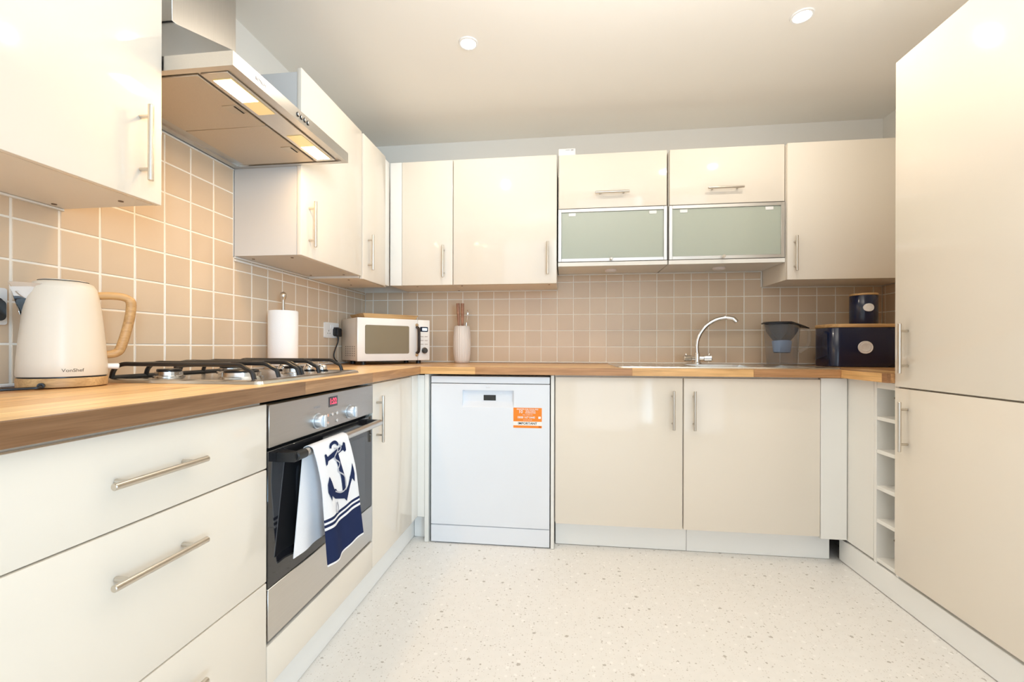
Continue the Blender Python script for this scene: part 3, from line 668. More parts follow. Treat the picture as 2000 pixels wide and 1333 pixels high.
part('filler_strip', BOX(3.082, 3.138, YU, YU+0.018, ZU0-0.001, ZU1, DB, 2), WHITEB, t)
# puck lights under the glass cabinets
for x, lab in ((1.585, 'small round puck light under the left glass cabinet'), (2.190, 'small round puck light under the right glass cabinet')):
    bm = NB(); lathe(bm, [(0.034, 1.4418), (0.034, 1.435), (0.029, 1.430)], (x, -0.150, 0), 28)
    pk = thing('puck_light', lab, 'light', (x, -0.150, 1.4418), group='under-cabinet puck lights'); part('housing', bm, PUCK, pk)
    bm = NB(); cyl(bm, (x, -0.150, 1.4298), (x, -0.150, 1.4285), 0.026, n=28); part('diffuser', bm, WHITEP, pk)
# white box on top
t = thing('junction_box', 'small white box lying on top of the left glass cabinet', 'box', (1.328, -0.20, 2.0705))
part('casing', BOX(1.282, 1.378, -0.272, -0.19, 2.0705, 2.112, 0.004, 2), WHITEP, t)
part('marking', BOX(1.322, 1.346, -0.2725, -0.272, 2.101, 2.104), INKG, t); part('marking', BOX(1.352, 1.366, -0.2725, -0.272, 2.098, 2.105), INKG, t)

# ------------------------------------------------------------------ cooker hood
t = thing('cooker_hood', 'stainless steel chimney cooker hood with lit lamps over the hob', 'hood', (0.1, -1.46, 1.693))
HY0, HY1, HX, HZ0, HZ1 = -1.756, -1.1695, 0.4925, 1.693, 1.730
CX, CY0, CY1, CZ = 0.152, -1.585, -1.333, 1.957
x0 = 0.0095
bm = NB()       # canopy: rim walls, pyramid top, recessed underside
def q4(*p): bm.faces.new([bm.verts.new(v) for v in p])
o4 = [(x0, HY0), (HX, HY0), (HX, HY1), (x0, HY1)]; c4 = [(x0, CY0), (CX, CY0), (CX, CY1), (x0, CY1)]; ri = [(0.045, HY0+0.018), (HX-0.016, HY0+0.018), (HX-0.016, HY1-0.018), (0.045, HY1-0.018)]
for i in range(4):
    j = (i+1) % 4
    q4((*o4[i], HZ0), (*o4[j], HZ0), (*o4[j], HZ1), (*o4[i], HZ1))
    q4((*o4[i], HZ1), (*o4[j], HZ1), (*c4[j], CZ), (*c4[i], CZ))
    q4((*o4[i], HZ0), (*o4[j], HZ0), (*ri[j], HZ0), (*ri[i], HZ0))
    q4((*ri[i], HZ0), (*ri[j], HZ0), (*ri[j], HZ0+0.006), (*ri[i], HZ0+0.006))
q4(*[(*p, HZ0+0.006) for p in ri]); q4(*[(*p, CZ) for p in c4])
bmesh.ops.remove_doubles(bm, verts=bm.verts, dist=1e-5)
part('canopy', bm, STEEL, t, flat=True)
part('chimney', BOX(x0, CX+0.0015, CY0-0.0015, CY1+0.0015, CZ+0.004, ZC-0.001, 0.001), STEELV, t)
part('chimney_gap', BOX(x0+0.003, CX-0.002, CY0+0.002, CY1-0.002, CZ, CZ+0.004), GAP, t)
for y0_, y1_ in ((-1.727, -1.466), (-1.4635, -1.198)):
    f = part('grease_filter', BOX(0.082, 0.368, y0_, y1_, HZ0+0.0005, HZ0+0.0055, 0.001), MESHF, t)
    yc = (y0_+y1_)/2+0.03
    part('catch', BOX(0.318, 0.362, yc-0.022, yc+0.022, HZ0-0.0008, HZ0+0.0005, 0.0005), M('catch_steel', (0.55, 0.50, 0.42), 0.4, metal=0.9), f)
    part('catch_slot', BOX(0.352, 0.358, yc-0.018, yc+0.022, HZ0-0.0012, HZ0-0.0008), GAP, f)
part('lamp_strip', BOX(0.378, 0.455, -1.730, -1.195, HZ0+0.001, HZ0+0.0055, 0.001), STEEL, t)
for ya, yb_, yc_ in ((-1.706, -1.600, -1.530), (-1.214, -1.318, -1.396)):
    ls = part('lamp_lens', BOX(0.392, 0.446, ya, yc_, HZ0-0.0012, HZ0+0.0008, 0.0006), LAMPDIM, t, label='warm lit lamp lens')
    part('bulb', BOX(0.394, 0.444, ya+(0.002 if yb_ > ya else -0.002), yb_, HZ0-0.0018, HZ0-0.0012), LAMPON, ls)
for y in (-1.487, -1.470, -1.452, -1.434):
    bm = NB(); cyl(bm, (HX+0.0002, y, 1.7115), (HX+0.0015, y, 1.7115), 0.0072, n=20); b_ = part('button', bm, BLACKP, t)
    bm = NB(); cyl(bm, (HX+0.0015, y, 1.7115), (HX+0.0045, y, 1.7115), 0.0058, n=20, bev=0.001); part('button_cap', bm, CHROME, b_)
part('brand_lettering', text_bm('BOSCH', 0.013, lambda a, b, c: (HX+0.0003+c, -1.655+a, 1.711+b), 0.0002), INKG, t)
for y in (-1.655, -1.265):
    lamp('hood_lamp', 'AREA', (0.419, y, HZ0-0.004), 1.7, (1.0, 0.62, 0.28), (0, 0, 0), shape='RECTANGLE', size=0.05, size_y=0.10)

# ------------------------------------------------------------------ gas hob
t = thing('gas_hob', 'stainless steel four burner gas hob with black cast iron grates', 'hob', (0.285, -1.447, 0.888))
bm = NB()
prof = [(0.0, 0.8885), (0.003, 0.8955), (0.011, 0.8990), (0.020, 0.8965), (0.030, 0.8940)]
hb = (0.034, 0.543, -1.7235, -1.168)
prev = None
for ins, z in prof:
    pts = [Vector((x, y, z)) for x, y in rrect(hb[0]+ins, hb[1]-ins, hb[2]+ins, hb[3]-ins, max(0.018-ins*0.4, 0.006), 4)]
    r_ = [bm.verts.new(p) for p in pts]
    if prev:
        for i in range(len(r_)): bm.faces.new((prev[i], prev[(i+1) % len(r_)], r_[(i+1) % len(r_)], r_[i]))
    else: bm.faces.new(list(reversed(r_)))
    prev = r_
bm.faces.new(prev)
part('hob_plate', bm, SINKM, t)
for x, y, r in ((0.150, -1.590, 0.034), (0.385, -1.590, 0.050), (0.150, -1.345, 0.040), (0.385, -1.345, 0.034)):
    bm = NB(); lathe(bm, [(r*1.15, 0.8942), (r*1.12, 0.899), (r*1.0, 0.901), (r*1.0, 0.912), (r*0.9, 0.9125)], (x, y, 0), 32)
    b_ = part('burner_ring', bm, SINKM, t)
    bm = NB(); lathe(bm, [(r*0.88, 0.9127), (r*0.90, 0.917), (r*0.84, 0.920), (0.004, 0.9205)], (x, y, 0), 32)
    part('burner_cap', bm, IRON, b_)
for x in (0.247, 0.300, 0.353, 0.405):
    bm = NB(); cyl(bm, (x, -1.200, 0.8945), (x, -1.200, 0.899), 0.0215, n=24); k_ = part('knob', bm, BLACKP, t)
    bm = NB(); cyl(bm, (x, -1.200, 0.899), (x, -1.200, 0.917), 0.0185, 0.0165, n=24, bev=0.002); bx(bm, x-0.004, x+0.004, -1.216, -1.184, 0.9165, 0.921, 0.001); part('knob_cap', bm, CHROME, k_)
def grate(ys, ymid_burner, lab=None):
    g = NB(); zt = 0.9375; rb = 0.0060
    for y in ys:
        xf = 0.475; xr = 0.095
        tube(g, [(0.072, y, 0.8985), (0.078, y, 0.918), (xr-0.003, y, zt-0.006), (xr+0.018, y, zt), (xr+0.06, y, zt), (0.30, y, zt), (xf-0.045, y, zt), (xf-0.014, y, zt-0.0015), (xf+0.006, y, zt-0.012), (0.495, y, 0.918), (0.502, y, 0.8985)], rb, 8, k=3)
    for x in (0.2675,): cyl(g, (x, ys[0], zt-0.004), (x, ys[-1], zt-0.004), rb*0.9, n=8)
    y0_, y1_ = ys[0], ys[-1]
    for x in (0.150, 0.385):     # short fingers pointing at each burner
        for s, ya in ((1, y0_), (-1, y1_)): cyl(g, (x, ya, zt), (x, ya+s*0.055, zt), rb*0.9, n=8)
    cyl(g, (0.072, y0_, 0.9), (0.072, y1_, 0.9), rb, n=8)
    return part('grate', g, IRON, t)
grate([-1.690, -1.590, -1.494], -1.59)
grate([-1.476, -1.382, -1.232], -1.345)

# ------------------------------------------------------------------ kettle
KC = Vector((0.1045, -1.831, 0.888)); ka = math.atan2(0.7955, 0.606)   # local +x points to the handle side
t = thing('kettle', 'cream jug kettle with steel spout and pale wooden handle on its wooden base', 'kettle', KC, ka)
bm = NB(); lathe(bm, [(0.074, 0.0008), (0.0795, 0.003), (0.0800, 0.021), (0.0785, 0.0235)], n=56); bs = part('power_base', bm, WOODB, t, label='round wooden power base')
bm = NB(); lathe(bm, [(0.077, 0.0238), (0.077, 0.027)], n=48); part('base_gap', bm, BLACKP, t)
bprof = [(0.0785, 0.0272), (0.0800, 0.031), (0.0790, 0.06), (0.0755, 0.11), (0.0705, 0.165), (0.0650, 0.212), (0.0600, 0.238), (0.0530, 0.2505), (0.0440, 0.2545)]
bm = NB(); lathe(bm, bprof, n=56); part('body', bm, KETT, t)
bm = NB(); lathe(bm, [(0.0435, 0.2547), (0.0435, 0.2565), (0.040, 0.2585), (0.005, 0.2600)], n=40); part('lid', bm, KETT, t)
bm = NB(); lathe(bm, [(0.0445, 0.2546), (0.0452, 0.2558), (0.0436, 0.2560), (0.0434, 0.2548)], n=40, closed=True); part('lid_rim', bm, BLACKP, t)
# spout: open V of steel
bm = NB()
def kr(z):
    for (r0, z0_), (r1, z1_) in zip(bprof, bprof[1:]):
        if z0_ <= z <= z1_: return r0+(r1-r0)*(z-z0_)/(z1_-z0_)
    return 0.05
top = [(-0.086, 0.0, 0.245), (-0.040, -0.044, 0.240), (-0.040, 0.044, 0.240)]; low = Vector((-kr(0.172)-0.001, 0, 0.170))
tip, Lt, Rt = [Vector(p) for p in top]
ed = lambda s: [low, Vector((-kr(0.195)+0.004, s*0.020, 0.197)), Vector((-kr(0.22)+0.010, s*0.034, 0.222)), Vector((-0.036, s*0.046, 0.2435))]
for s in (-1, 1):
    e_ = ed(s); keel = [low, Vector((-0.0765, s*0.0015, 0.195)), Vector((-0.0825, s*0.003, 0.220)), Vector((-0.090, s*0.004, 0.2475))]
    va = [bm.verts.new(p) for p in e_]; vb = [bm.verts.new(p) for p in keel]
    for i in range(3): bm.faces.new((va[i], va[i+1], vb[i+1], vb[i]))
bmesh.ops.remove_doubles(bm, verts=bm.verts, dist=1e-6)
bmesh.ops.solidify(bm, geom=list(bm.faces), thickness=0.0012)
part('spout', bm, CHROME, t, label='polished steel spout')
bm = NB(); pts = [(0.060, 0, 0.226), (0.085, 0, 0.2285), (0.108, 0, 0.227), (0.1215, 0, 0.219), (0.1245, 0, 0.205), (0.121, 0, 0.170), (0.112, 0, 0.125), (0.103, 0, 0.092), (0.096, 0, 0.082), (0.086, 0, 0.078), (0.074, 0, 0.077)]
tube(bm, pts, lambda q: 0.0085 if q < 0.3 else 0.0095-0.002*max(0, q-0.75)*4*0.5, 14, k=5, ry=1.15); part('handle', bm, WOODH, t, label='pale wooden handle')
bm = NB(); cyl(bm, (0.074, 0, 0.048), (0.101, 0, 0.0465), 0.0068, 0.0078, n=16, bev=0.002); part('switch', bm, WHITEP, t)
bm = NB(); cyl(bm, (-0.035, -0.0718, 0.0085), (-0.0365, -0.083, 0.0085), 0.0062, n=16); part('cord_entry', bm, BLACKP, bs)
def kmap(a, b, c):      # wrap on the body; the word faces the viewer
    z = 0.0415+b; th = math.radians(-90+11)+a/0.078
    r = kr(z)+0.0004+c
    return (r*math.cos(th), r*math.sin(th), z)
part('brand_lettering', text_bm('VonShef', 0.0112, kmap, 0.0, 0.0, sx=1.0), M('bronze_ink', (0.10, 0.065, 0.03), 0.4, vary=0.02), t)
bm = NB(); Mi = Matrix.Rotation(-ka, 3, 'Z')
loc = lambda p: Mi @ (Vector(p)-KC)
tube(bm, [(-0.0365, -0.083, 0.0085), (-0.042, -0.094, 0.005), loc((0.115, -1.955, 0.8915)), loc((0.07, -2.02, 0.8915)), loc((0.03, -2.08, 0.8915)), loc((0.022, -2.03, 0.915)), loc((0.0235, -1.955, 1.0)), loc((0.030, -1.925, 1.045)), loc((0.040, -1.922, 1.055))], 0.0032, 8)
cd = part('power_cord', bm, BLACKP, t)

# ------------------------------------------------------------------ sockets and plugs
def socket(y0_, y1_, z0_, z1_, label, switch_ys, plug_y):
    t = thing('wall_socket', label, 'socket', (0.0085, (y0_+y1_)/2, (z0_+z1_)/2))
    bm = NB(); poly(bm, [(0.0083, y, z) for y, z in rrect(y0_, y1_, z0_, z1_, 0.006)], (0.0085, 0, 0)); part('face_plate', bm, WHITEP, t)
    for y in switch_ys: part('rocker_switch', BOX(0.0168, 0.0198, y-0.0055, y+0.0055, z1_-0.036, z1_-0.012, 0.001), M('switch_white', (0.80, 0.80, 0.80), 0.3), t)
    bm = NB(); yy = (y0_+y1_)/2
    for yy in [p for p in ((y0_*0.73+y1_*0.27), (y0_*0.27+y1_*0.73)) if abs(p-plug_y) > 0.03]:
        zc = (z0_+z1_)/2-0.012
        bx(bm, 0.0168, 0.0172, yy-0.002, yy+0.002, zc+0.004, zc+0.013); bx(bm, 0.0168, 0.0172, yy-0.014, yy-0.008, zc-0.008, zc-0.004); bx(bm, 0.0168, 0.0172, yy+0.008, yy+0.014, zc-0.008, zc-0.004)
    part('pin_holes', bm, GAP, t, flat=True)
    return t
def plug(y, z, label):
    t = thing('plug', label, 'plug', (0.018, y, z))
    bm = NB(); poly(bm, [(0.0172, yy, zz) for yy, zz in rrect(y-0.024, y+0.024, z-0.024, z+0.026, 0.012)], (0.016, 0, 0))
    poly(bm, [(0.0332, yy, zz) for yy, zz in rrect(y-0.019, y+0.019, z-0.028, z+0.020, 0.011)], (0.014, 0, 0))
    part('plug_body', bm, BLACKP, t, ang=30)
    return t
socket(-0.511, -0.365, 1.037, 1.123, 'white double wall socket with black plug, left of the microwave', (-0.449, -0.427), -0.405)
p = plug(-0.405, 1.072, 'black plug in the socket beside the microwave')
bm = NB(); tube(bm, [(0.034, -0.405, 1.050), (0.036, -0.405, 1.032), (0.034, -0.407, 1.010), (0.030, -0.418, 0.985), (0.026, -0.430, 0.955), (0.026, -0.433, 0.93), (0.030, -0.424, 0.912), (0.036, -0.412, 0.904)], lambda q: 0.0065-0.003*min(1, q*4), 10)
part('power_cord', bm, BLACKP, p)
socket(-2.027, -1.881, 1.036, 1.122, 'white double wall socket at the left edge behind the kettle', (-1.965, -1.943), -1.922)
plug(-1.922, 1.072, 'black plug in the socket behind the kettle at the left edge')

# ------------------------------------------------------------------ paper towel holder
TC = (0.098, -0.985)
t = thing('paper_towel_holder', 'upright steel paper towel holder standing behind the hob', 'holder', (*TC, 0.888))
bm = NB(); lathe(bm, [(0.072, 0.8885), (0.074, 0.894), (0.066, 0.900), (0.012, 0.901)], (*TC, 0), 40); part('base', bm, CHROME, t)
bm = NB(); lathe(bm, [(0.0065, 0.9012), (0.0065, 1.19), (0.0085, 1.196), (0.0125, 1.202), (0.0135, 1.212), (0.0105, 1.222), (0.004, 1.2265)], (*TC, 0), 24); part('pole', bm, HANDLE, t)
bm = NB(); lathe(bm, [(0.020, 0.903), (0.0585, 0.903), (0.0595, 0.906), (0.0595, 1.139), (0.0575, 1.143), (0.020, 1.143)], (*TC, 0), 48, closed=True)
setp(part('paper_towel_roll', bm, PAPER, None, org=(*TC, 0.902)), 'white roll of kitchen paper on the upright steel holder', 'paper roll')

# ------------------------------------------------------------------ microwave
MC = Vector((0.209, -0.523, 0.888)); ma = math.atan2(0.309, 0.306)
t = thing('microwave', 'cream microwave oven set diagonally in the left corner', 'microwave', MC, ma)
MW, MD_, mz0, mz1 = 0.434, 0.271, 0.0212, 0.2598
part('casing', BOX(0.002, MW-0.002, 0.020, MD_, mz0, mz1, 0.004, 2), MWSIDE, t)
for x in (0.05, MW-0.05):
    for y in (0.05, MD_-0.05):
        bm = NB(); cyl(bm, (x, y, 0.0004), (x, y, mz0-0.0003), 0.014, n=16); part('foot', bm, BLACKP, t)
xs = 0.820*MW; H = mz1-mz0
fr = lambda q: mz1-q*H
d = part('door', BOX(0, xs-0.0007, 0, 0.0195, mz0-0.001, mz1, 0.004, 2), MWFRONT, t)
bm = NB(); poly(bm, [(x, -0.0008, z) for x, z in rrect(0.096*MW, 0.692*MW, fr(0.835), fr(0.166), 0.009)], (0, 0.0006, 0)); part('window', bm, MWGLASS, d)
bm = NB(); hx = 0.802*MW
tube(bm, [(hx, -0.004, fr(0.19)), (hx, -0.024, fr(0.22)), (hx, -0.030, fr(0.30)), (hx, -0.031, fr(0.5)), (hx, -0.030, fr(0.70)), (hx, -0.024, fr(0.79)), (hx, -0.004, fr(0.82))], 0.0085, 12, k=4, ry=1.0)
part('handle', bm, M('dark_bronze', (0.035, 0.022, 0.015), 0.3, metal=0.3), d, label='dark bronze door handle')
bm = NB()
for q in (0.135, 0.865): cyl(bm, (hx, -0.0002, fr(q)), (hx, -0.012, fr(q)), 0.0105, 0.008, n=16, bev=0.002)
part('handle_mount', bm, M('pale_gold', (0.75, 0.60, 0.42), 0.25, metal=0.9), d)
cp = part('control_panel', BOX(xs+0.0007, MW, 0, 0.0195, mz0-0.001, mz1, 0.004, 2), MWFRONT, t)
bm = NB(); poly(bm, [(x, -0.0009, z) for x, z in rrect(0.852*MW, 0.970*MW, fr(0.295), fr(0.172), 0.005)], (0, 0.0007, 0)); part('display', bm, M('navy_display', (0.012, 0.02, 0.045), 0.15), cp)
part('clock', BOX(0.885*MW, 0.955*MW, -0.0013, -0.0009, fr(0.265), fr(0.205)), WHTLED, cp, label='white lit clock')
for r_, q in enumerate((0.413, 0.511, 0.603)):
    for xq in (0.882, 0.943): part('button', BOX(xq*MW-0.010, xq*MW+0.010, -0.0014, -0.0002, fr(q)-0.0028, fr(q)+0.0028, 0.0005), M('button_grey', (0.55, 0.50, 0.47), 0.4), cp)
bm = NB(); cyl(bm, (0.917*MW, -0.0003, fr(0.762)), (0.917*MW, -0.004, fr(0.762)), 0.0195, n=28); k_ = part('dial_ring', bm, CHROME, cp)
bm = NB(); cyl(bm, (0.917*MW, -0.0041, fr(0.762)), (0.917*MW, -0.019, fr(0.762)), 0.0165, 0.0145, n=28, bev=0.002); part('dial', bm, M('dial_dark', (0.06, 0.06, 0.06), 0.3), cp, label='dark round dial')
bm = NB()
for i in range(6):
    for j in range(5): cyl(bm, (0.0021, 0.050+i*0.030, 0.050+j*0.0125), (0.0012, 0.050+i*0.030, 0.050+j*0.0125), 0.0035, n=8)
part('vent_holes', bm, GAP, t, kind='stuff', flat=True)
# tray on the microwave
t = thing('wooden_tray', 'pale wooden tray with flared sides lying on the microwave', 'tray', MC+Vector((0, 0, mz1+0.0005)), ma)
bm = NB(); za, zb_ = 0.0006, 0.025
def ring_(x0_, x1_, y0_, y1_, z): return [bm.verts.new(p) for p in ((x0_, y0_, z), (x1_, y0_, z), (x1_, y1_, z), (x0_, y1_, z))]
tx0, tx1, ty0, ty1 = 0.040, 0.370, 0.022, 0.245
A = ring_(tx0+0.012, tx1-0.014, ty0+0.012, ty1-0.012, za); B = ring_(tx0, tx1, ty0, ty1, zb_); Cc = ring_(tx0+0.008, tx1-0.008, ty0+0.008, ty1-0.008, zb_); D = ring_(tx0+0.018, tx1-0.020, ty0+0.018, ty1-0.018, za+0.008)
for p, q in ((A, B), (B, Cc), (Cc, D)):
    for i in range(4): bm.faces.new((p[i], p[(i+1) % 4], q[(i+1) % 4], q[i]))
bm.faces.new(list(reversed(A))); bm.faces.new(D)
part('tray_body', bm, WOODB, t, flat=True)

# ------------------------------------------------------------------ utensil pot
UC = (0.683, -0.095)
t = thing('utensil_pot', 'tall ribbed off-white ceramic pot holding kitchen utensils', 'pot', (*UC, 0.888))
bm = NB(); nn = 96; prof = [(0.036, 0.8884), (0.043, 0.890), (0.0475, 0.905), (0.0525, 0.95), (0.0545, 1.00), (0.0535, 1.05), (0.0505, 1.09), (0.0475, 1.113), (0.0470, 1.117), (0.0445, 1.118), (0.0430, 1.112), (0.046, 1.05), (0.046, 0.93), (0.030, 0.90)]
rs = []
for k, (r, z) in enumerate(prof):
    amp = 0.0011 if 1 < k < 8 else 0.0
    rs.append([bm.verts.new((UC[0]+(r+amp*math.cos(24*2*PI*i/nn))*math.cos(2*PI*i/nn), UC[1]+(r+amp*math.cos(24*2*PI*i/nn))*math.sin(2*PI*i/nn), z)) for i in range(nn)])
rings(bm, rs); part('pot_body', bm, CERAM, t, ang=60)
def utensil(name, label, foot, topp, kind):
    f, tp = Vector(foot), Vector(topp); ax = tp-f
    o = thing(name, label, 'utensil', f)
    if kind == 'wood':
        bm = NB(); tube(bm, [f, f+ax*0.60], 0.0035, 10, smooth=False); part('shaft', bm, HANDLE, o)
        bm = NB(); tube(bm, [f+ax*0.58, f+ax*0.66, f+ax*0.80, f+ax*0.95, tp], lambda q: 0.006+0.005*math.sin(min(1, q*1.1)*PI*0.6), 12, k=4); part('handle', bm, WOODU, o)
    else:
        bm = NB(); tube(bm, [f, f+ax*0.7], 0.004, 10, smooth=False); u, v = frame_of(ax)
        c = f+ax*0.88
        tube(bm, [f+ax*0.7, c-u*0.012, c+ax.normalized()*0.022, c+u*0.012, f+ax*0.7], 0.0016, 8)
        part('shaft', bm, CHROME, o)
    return o
utensil('spatula', 'reddish wooden handled spatula standing left in the ceramic pot', (0.678, -0.105, 0.905), (0.661, -0.112, 1.258), 'wood')
utensil('spoon', 'reddish wooden handled spoon standing in the middle of the ceramic pot', (0.688, -0.100, 0.905), (0.692, -0.122, 1.257), 'wood')
utensil('whisk', 'thin steel loop utensil leaning right in the ceramic pot', (0.690, -0.090, 0.905), (0.722, -0.100, 1.240), 'steel')

# ------------------------------------------------------------------ sink and tap
t = thing('sink', 'stainless steel inset sink with bowl and drainer in the worktop', 'sink', (2.08, -0.33, 0.888))
SX0, SX1, SY0, SY1 = 1.577, 2.600, -0.572, -0.078
zt = 0.8915
bm = NB()
def rloop(x0_, x1_, y0_, y1_, r, z): return [bm.verts.new((x, y, z)) for x, y in rrect(x0_, x1_, y0_, y1_, r, 6)]
def strip(p, q):
    for i in range(len(p)): bm.faces.new((p[i], p[(i+1) % len(p)], q[(i+1) % len(p)], q[i]))
b1 = (1.995, 2.300, SH[2]+0.012, SH[3]-0.012)     # main bowl
b2 = (2.330, 2.515, SH[2]+0.012, SH[3]-0.012)     # half bowl
# deck made of quads around the two bowls
def deck(x0_, x1_, y0_, y1_, z=zt): bm.faces.new([bm.verts.new(p) for p in ((x0_, y0_, z), (x1_, y0_, z), (x1_, y1_, z), (x0_, y1_, z))])
gx = [SX0+0.012, b1[0], b1[1], b2[0], b2[1], SX1-0.012]; gy = [SY0+0.012, b1[2], b1[3], SY1-0.012]
for i in range(5):
    for j in range(3):
        if j == 1 and i in (1, 3): continue
        deck(gx[i], gx[i+1], gy[j], gy[j+1])
for (xa, xb, ya, yb) in (b1, b2):
    z1 = 0.752
    for p, q in (((xa, ya), (xb, ya)), ((xb, ya), (xb, yb)), ((xb, yb), (xa, yb)), ((xa, yb), (xa, ya))):
        cx, cy = (xa+xb)/2, (ya+yb)/2
        s_ = lambda w: (w[0]+(0.02 if w[0] < cx else -0.02), w[1]+(0.02 if w[1] < cy else -0.02))
        P, Q = s_(p), s_(q)
        bm.faces.new([bm.verts.new(v) for v in ((*p, zt), (*q, zt), (*Q, z1), (*P, z1))])
    bm.faces.new([bm.verts.new(v) for v in ((xa+.02, ya+.02, z1), (xb-.02, ya+.02, z1), (xb-.02, yb-.02, z1), (xa+.02, yb-.02, z1))])
bmesh.ops.remove_doubles(bm, verts=bm.verts, dist=1e-5)
# raised rolled rim
o1 = rloop(SX0, SX1, SY0, SY1, 0.03, 0.8885); o2 = rloop(SX0+0.002, SX1-0.002, SY0+0.002, SY1-0.002, 0.029, 0.8935); o3 = rloop(SX0+0.010, SX1-0.010, SY0+0.010, SY1-0.010, 0.025, 0.8940); o4_ = rloop(SX0+0.014, SX1-0.014, SY0+0.014, SY1-0.014, 0.022, zt)
strip(o1, o2); strip(o2, o3); strip(o3, o4_)
part('sink_basin', bm, SINKM, t)
for i in range(7):
    x = 1.65+i*0.045
    part('drainer_ridge', BOX(x, x+0.014, -0.50, -0.16, zt-0.001, zt+0.0016, 0.0012), SINKM, t)
for xa, xb in ((b1[0], b1[1]), (b2[0], b2[1])):
    bm = NB(); lathe(bm, [(0.022, 0.7525), (0.038, 0.7535), (0.041, 0.7528)], ((xa+xb)/2, (b1[2]+b1[3])/2, 0), 24); part('waste', bm, CHROME, t)
TX, TY = 2.082, -0.115
t = thing('mixer_tap', 'chrome swan neck mixer tap with two cylindrical levers at the sink', 'tap', (TX, TY, 0.8917))
bm = NB(); lathe(bm, [(0.026, 0.8922), (0.0255, 0.897), (0.019, 0.901), (0.0165, 0.915), (0.0165, 0.945), (0.0145, 0.957)], (TX, TY, 0), 28)
part('pillar', bm, CHROME, t)
bm = NB(); tube(bm, [(TX, TY, 0.950), (TX-0.002, TY, 0.99), (TX+0.002, TY, 1.030), (TX+0.018, TY-0.004, 1.072), (TX+0.050, TY-0.010, 1.115), (TX+0.098, TY-0.018, 1.147), (TX+0.150, TY-0.026, 1.158), (TX+0.188, TY-0.032, 1.152)], 0.0120, 16, k=5)
part('spout', bm, CHROME, t)
bm = NB(); cyl(bm, (TX+0.183, TY-0.031, 1.156), (TX+0.204, TY-0.036, 1.132), 0.0135, 0.0130, n=20, bev=0.002); part('aerator', bm, CHROME, t)
for s in (-1, 1):
    bm = NB(); cyl(bm, (TX+s*0.014, TY, 0.926), (TX+s*0.036, TY-0.004, 0.926), 0.0125, 0.0115, n=20); cyl(bm, (TX+s*0.034, TY-0.004, 0.926), (TX+s*0.078, TY-0.010, 0.926), 0.0175, 0.0185, n=24, bev=0.003)
    cyl(bm, (TX+s*0.062, TY-0.008, 0.940), (TX+s*0.066, TY-0.008, 0.952), 0.006, 0.0045, n=12, bev=0.001)
    part('lever', bm, CHROME, t)

# ------------------------------------------------------------------ water filter jug
JC = (2.510, -0.185)
t = thing('water_filter_jug', 'clear water filter jug with smoky grey hopper right of the tap', 'jug', (*JC, 0.8925))
def oval(bm, prof, c, sx, sy, n=44, closed=False): return lathe(bm, prof, (c[0], c[1], 0), n, sx, sy, closed)
zb = 0.8935
bm = NB(); oval(bm, [(0.074, zb), (0.0775, zb+0.004), (0.084, zb+0.10), (0.0945, zb+0.222), (0.0925, zb+0.222), (0.082, zb+0.10), (0.0755, zb+0.008), (0.070, zb+0.005)], JC, 1.0, 0.62); part('jug_body', bm, JUGC, t)
bm = NB(); oval(bm, [(0.043, zb+0.132), (0.046, zb+0.135), (0.062, zb+0.155), (0.081, zb+0.185), (0.0885, zb+0.224), (0.0865, zb+0.224), (0.079, zb+0.187), (0.060, zb+0.158), (0.043, zb+0.138)], JC, 0.99, 0.60); part('hopper', bm, JUGH, t, label='smoky grey filter hopper')
bm = NB(); oval(bm, [(0.040, zb+0.068), (0.0445, zb+0.071), (0.0520, zb+0.131)], JC, 0.98, 0.62)
part('filter_cup', bm, JUGF, t, label='pale blue filter cup')
bm = NB(); oval(bm, [(0.0385, zb+0.0645), (0.0420, zb+0.0660), (0.0425, zb+0.0675)], JC, 0.98, 0.62); part('filter_base', bm, JUGH, t)
bm = NB(); oval(bm, [(0.0380, zb+0.076), (0.0440, zb+0.126), (0.041, zb+0.140)], JC, 1.0, 0.66); part('filter_cartridge', bm, JUGF, t, label='pale blue filter cartridge')
bm = NB(); n = 44
top_ = []; bot_ = []; mid_ = []
for i in range(n):
    a = 2*PI*i/n; x = math.cos(a)*0.098; y = math.sin(a)*0.061
    if x > 0.04: x += (x-0.04)*0.75*max(0, 1-abs(y)/0.05)
    drop = -0.018*max(0, x-0.03)/0.07
    if x < -0.06: x -= 0.006
    bot_.append(bm.verts.new((JC[0]+x, JC[1]+y, zb+0.2245+drop*0.9)))
    mid_.append(bm.verts.new((JC[0]+x*1.01, JC[1]+y*1.01, zb+0.229+drop*0.9)))
    top_.append(bm.verts.new((JC[0]+x*0.9, JC[1]+y*0.9, zb+0.2365+drop*0.9)))
rings(bm, [bot_, mid_, top_]); part('lid', bm, JUGL, t, label='dark grey lid')
bm = NB(); hx_ = JC[0]
tube(bm, [(hx_+0.092, JC[1], zb+0.205), (hx_+0.118, JC[1], zb+0.200), (hx_+0.138, JC[1], zb+0.188), (hx_+0.141, JC[1], zb+0.160), (hx_+0.139, JC[1], zb+0.120), (hx_+0.128, JC[1], zb+0.098), (hx_+0.108, JC[1], zb+0.085), (hx_+0.090, JC[1], zb+0.070)], 0.0065, 10, ry=1.4); part('handle', bm, JUGC, t)

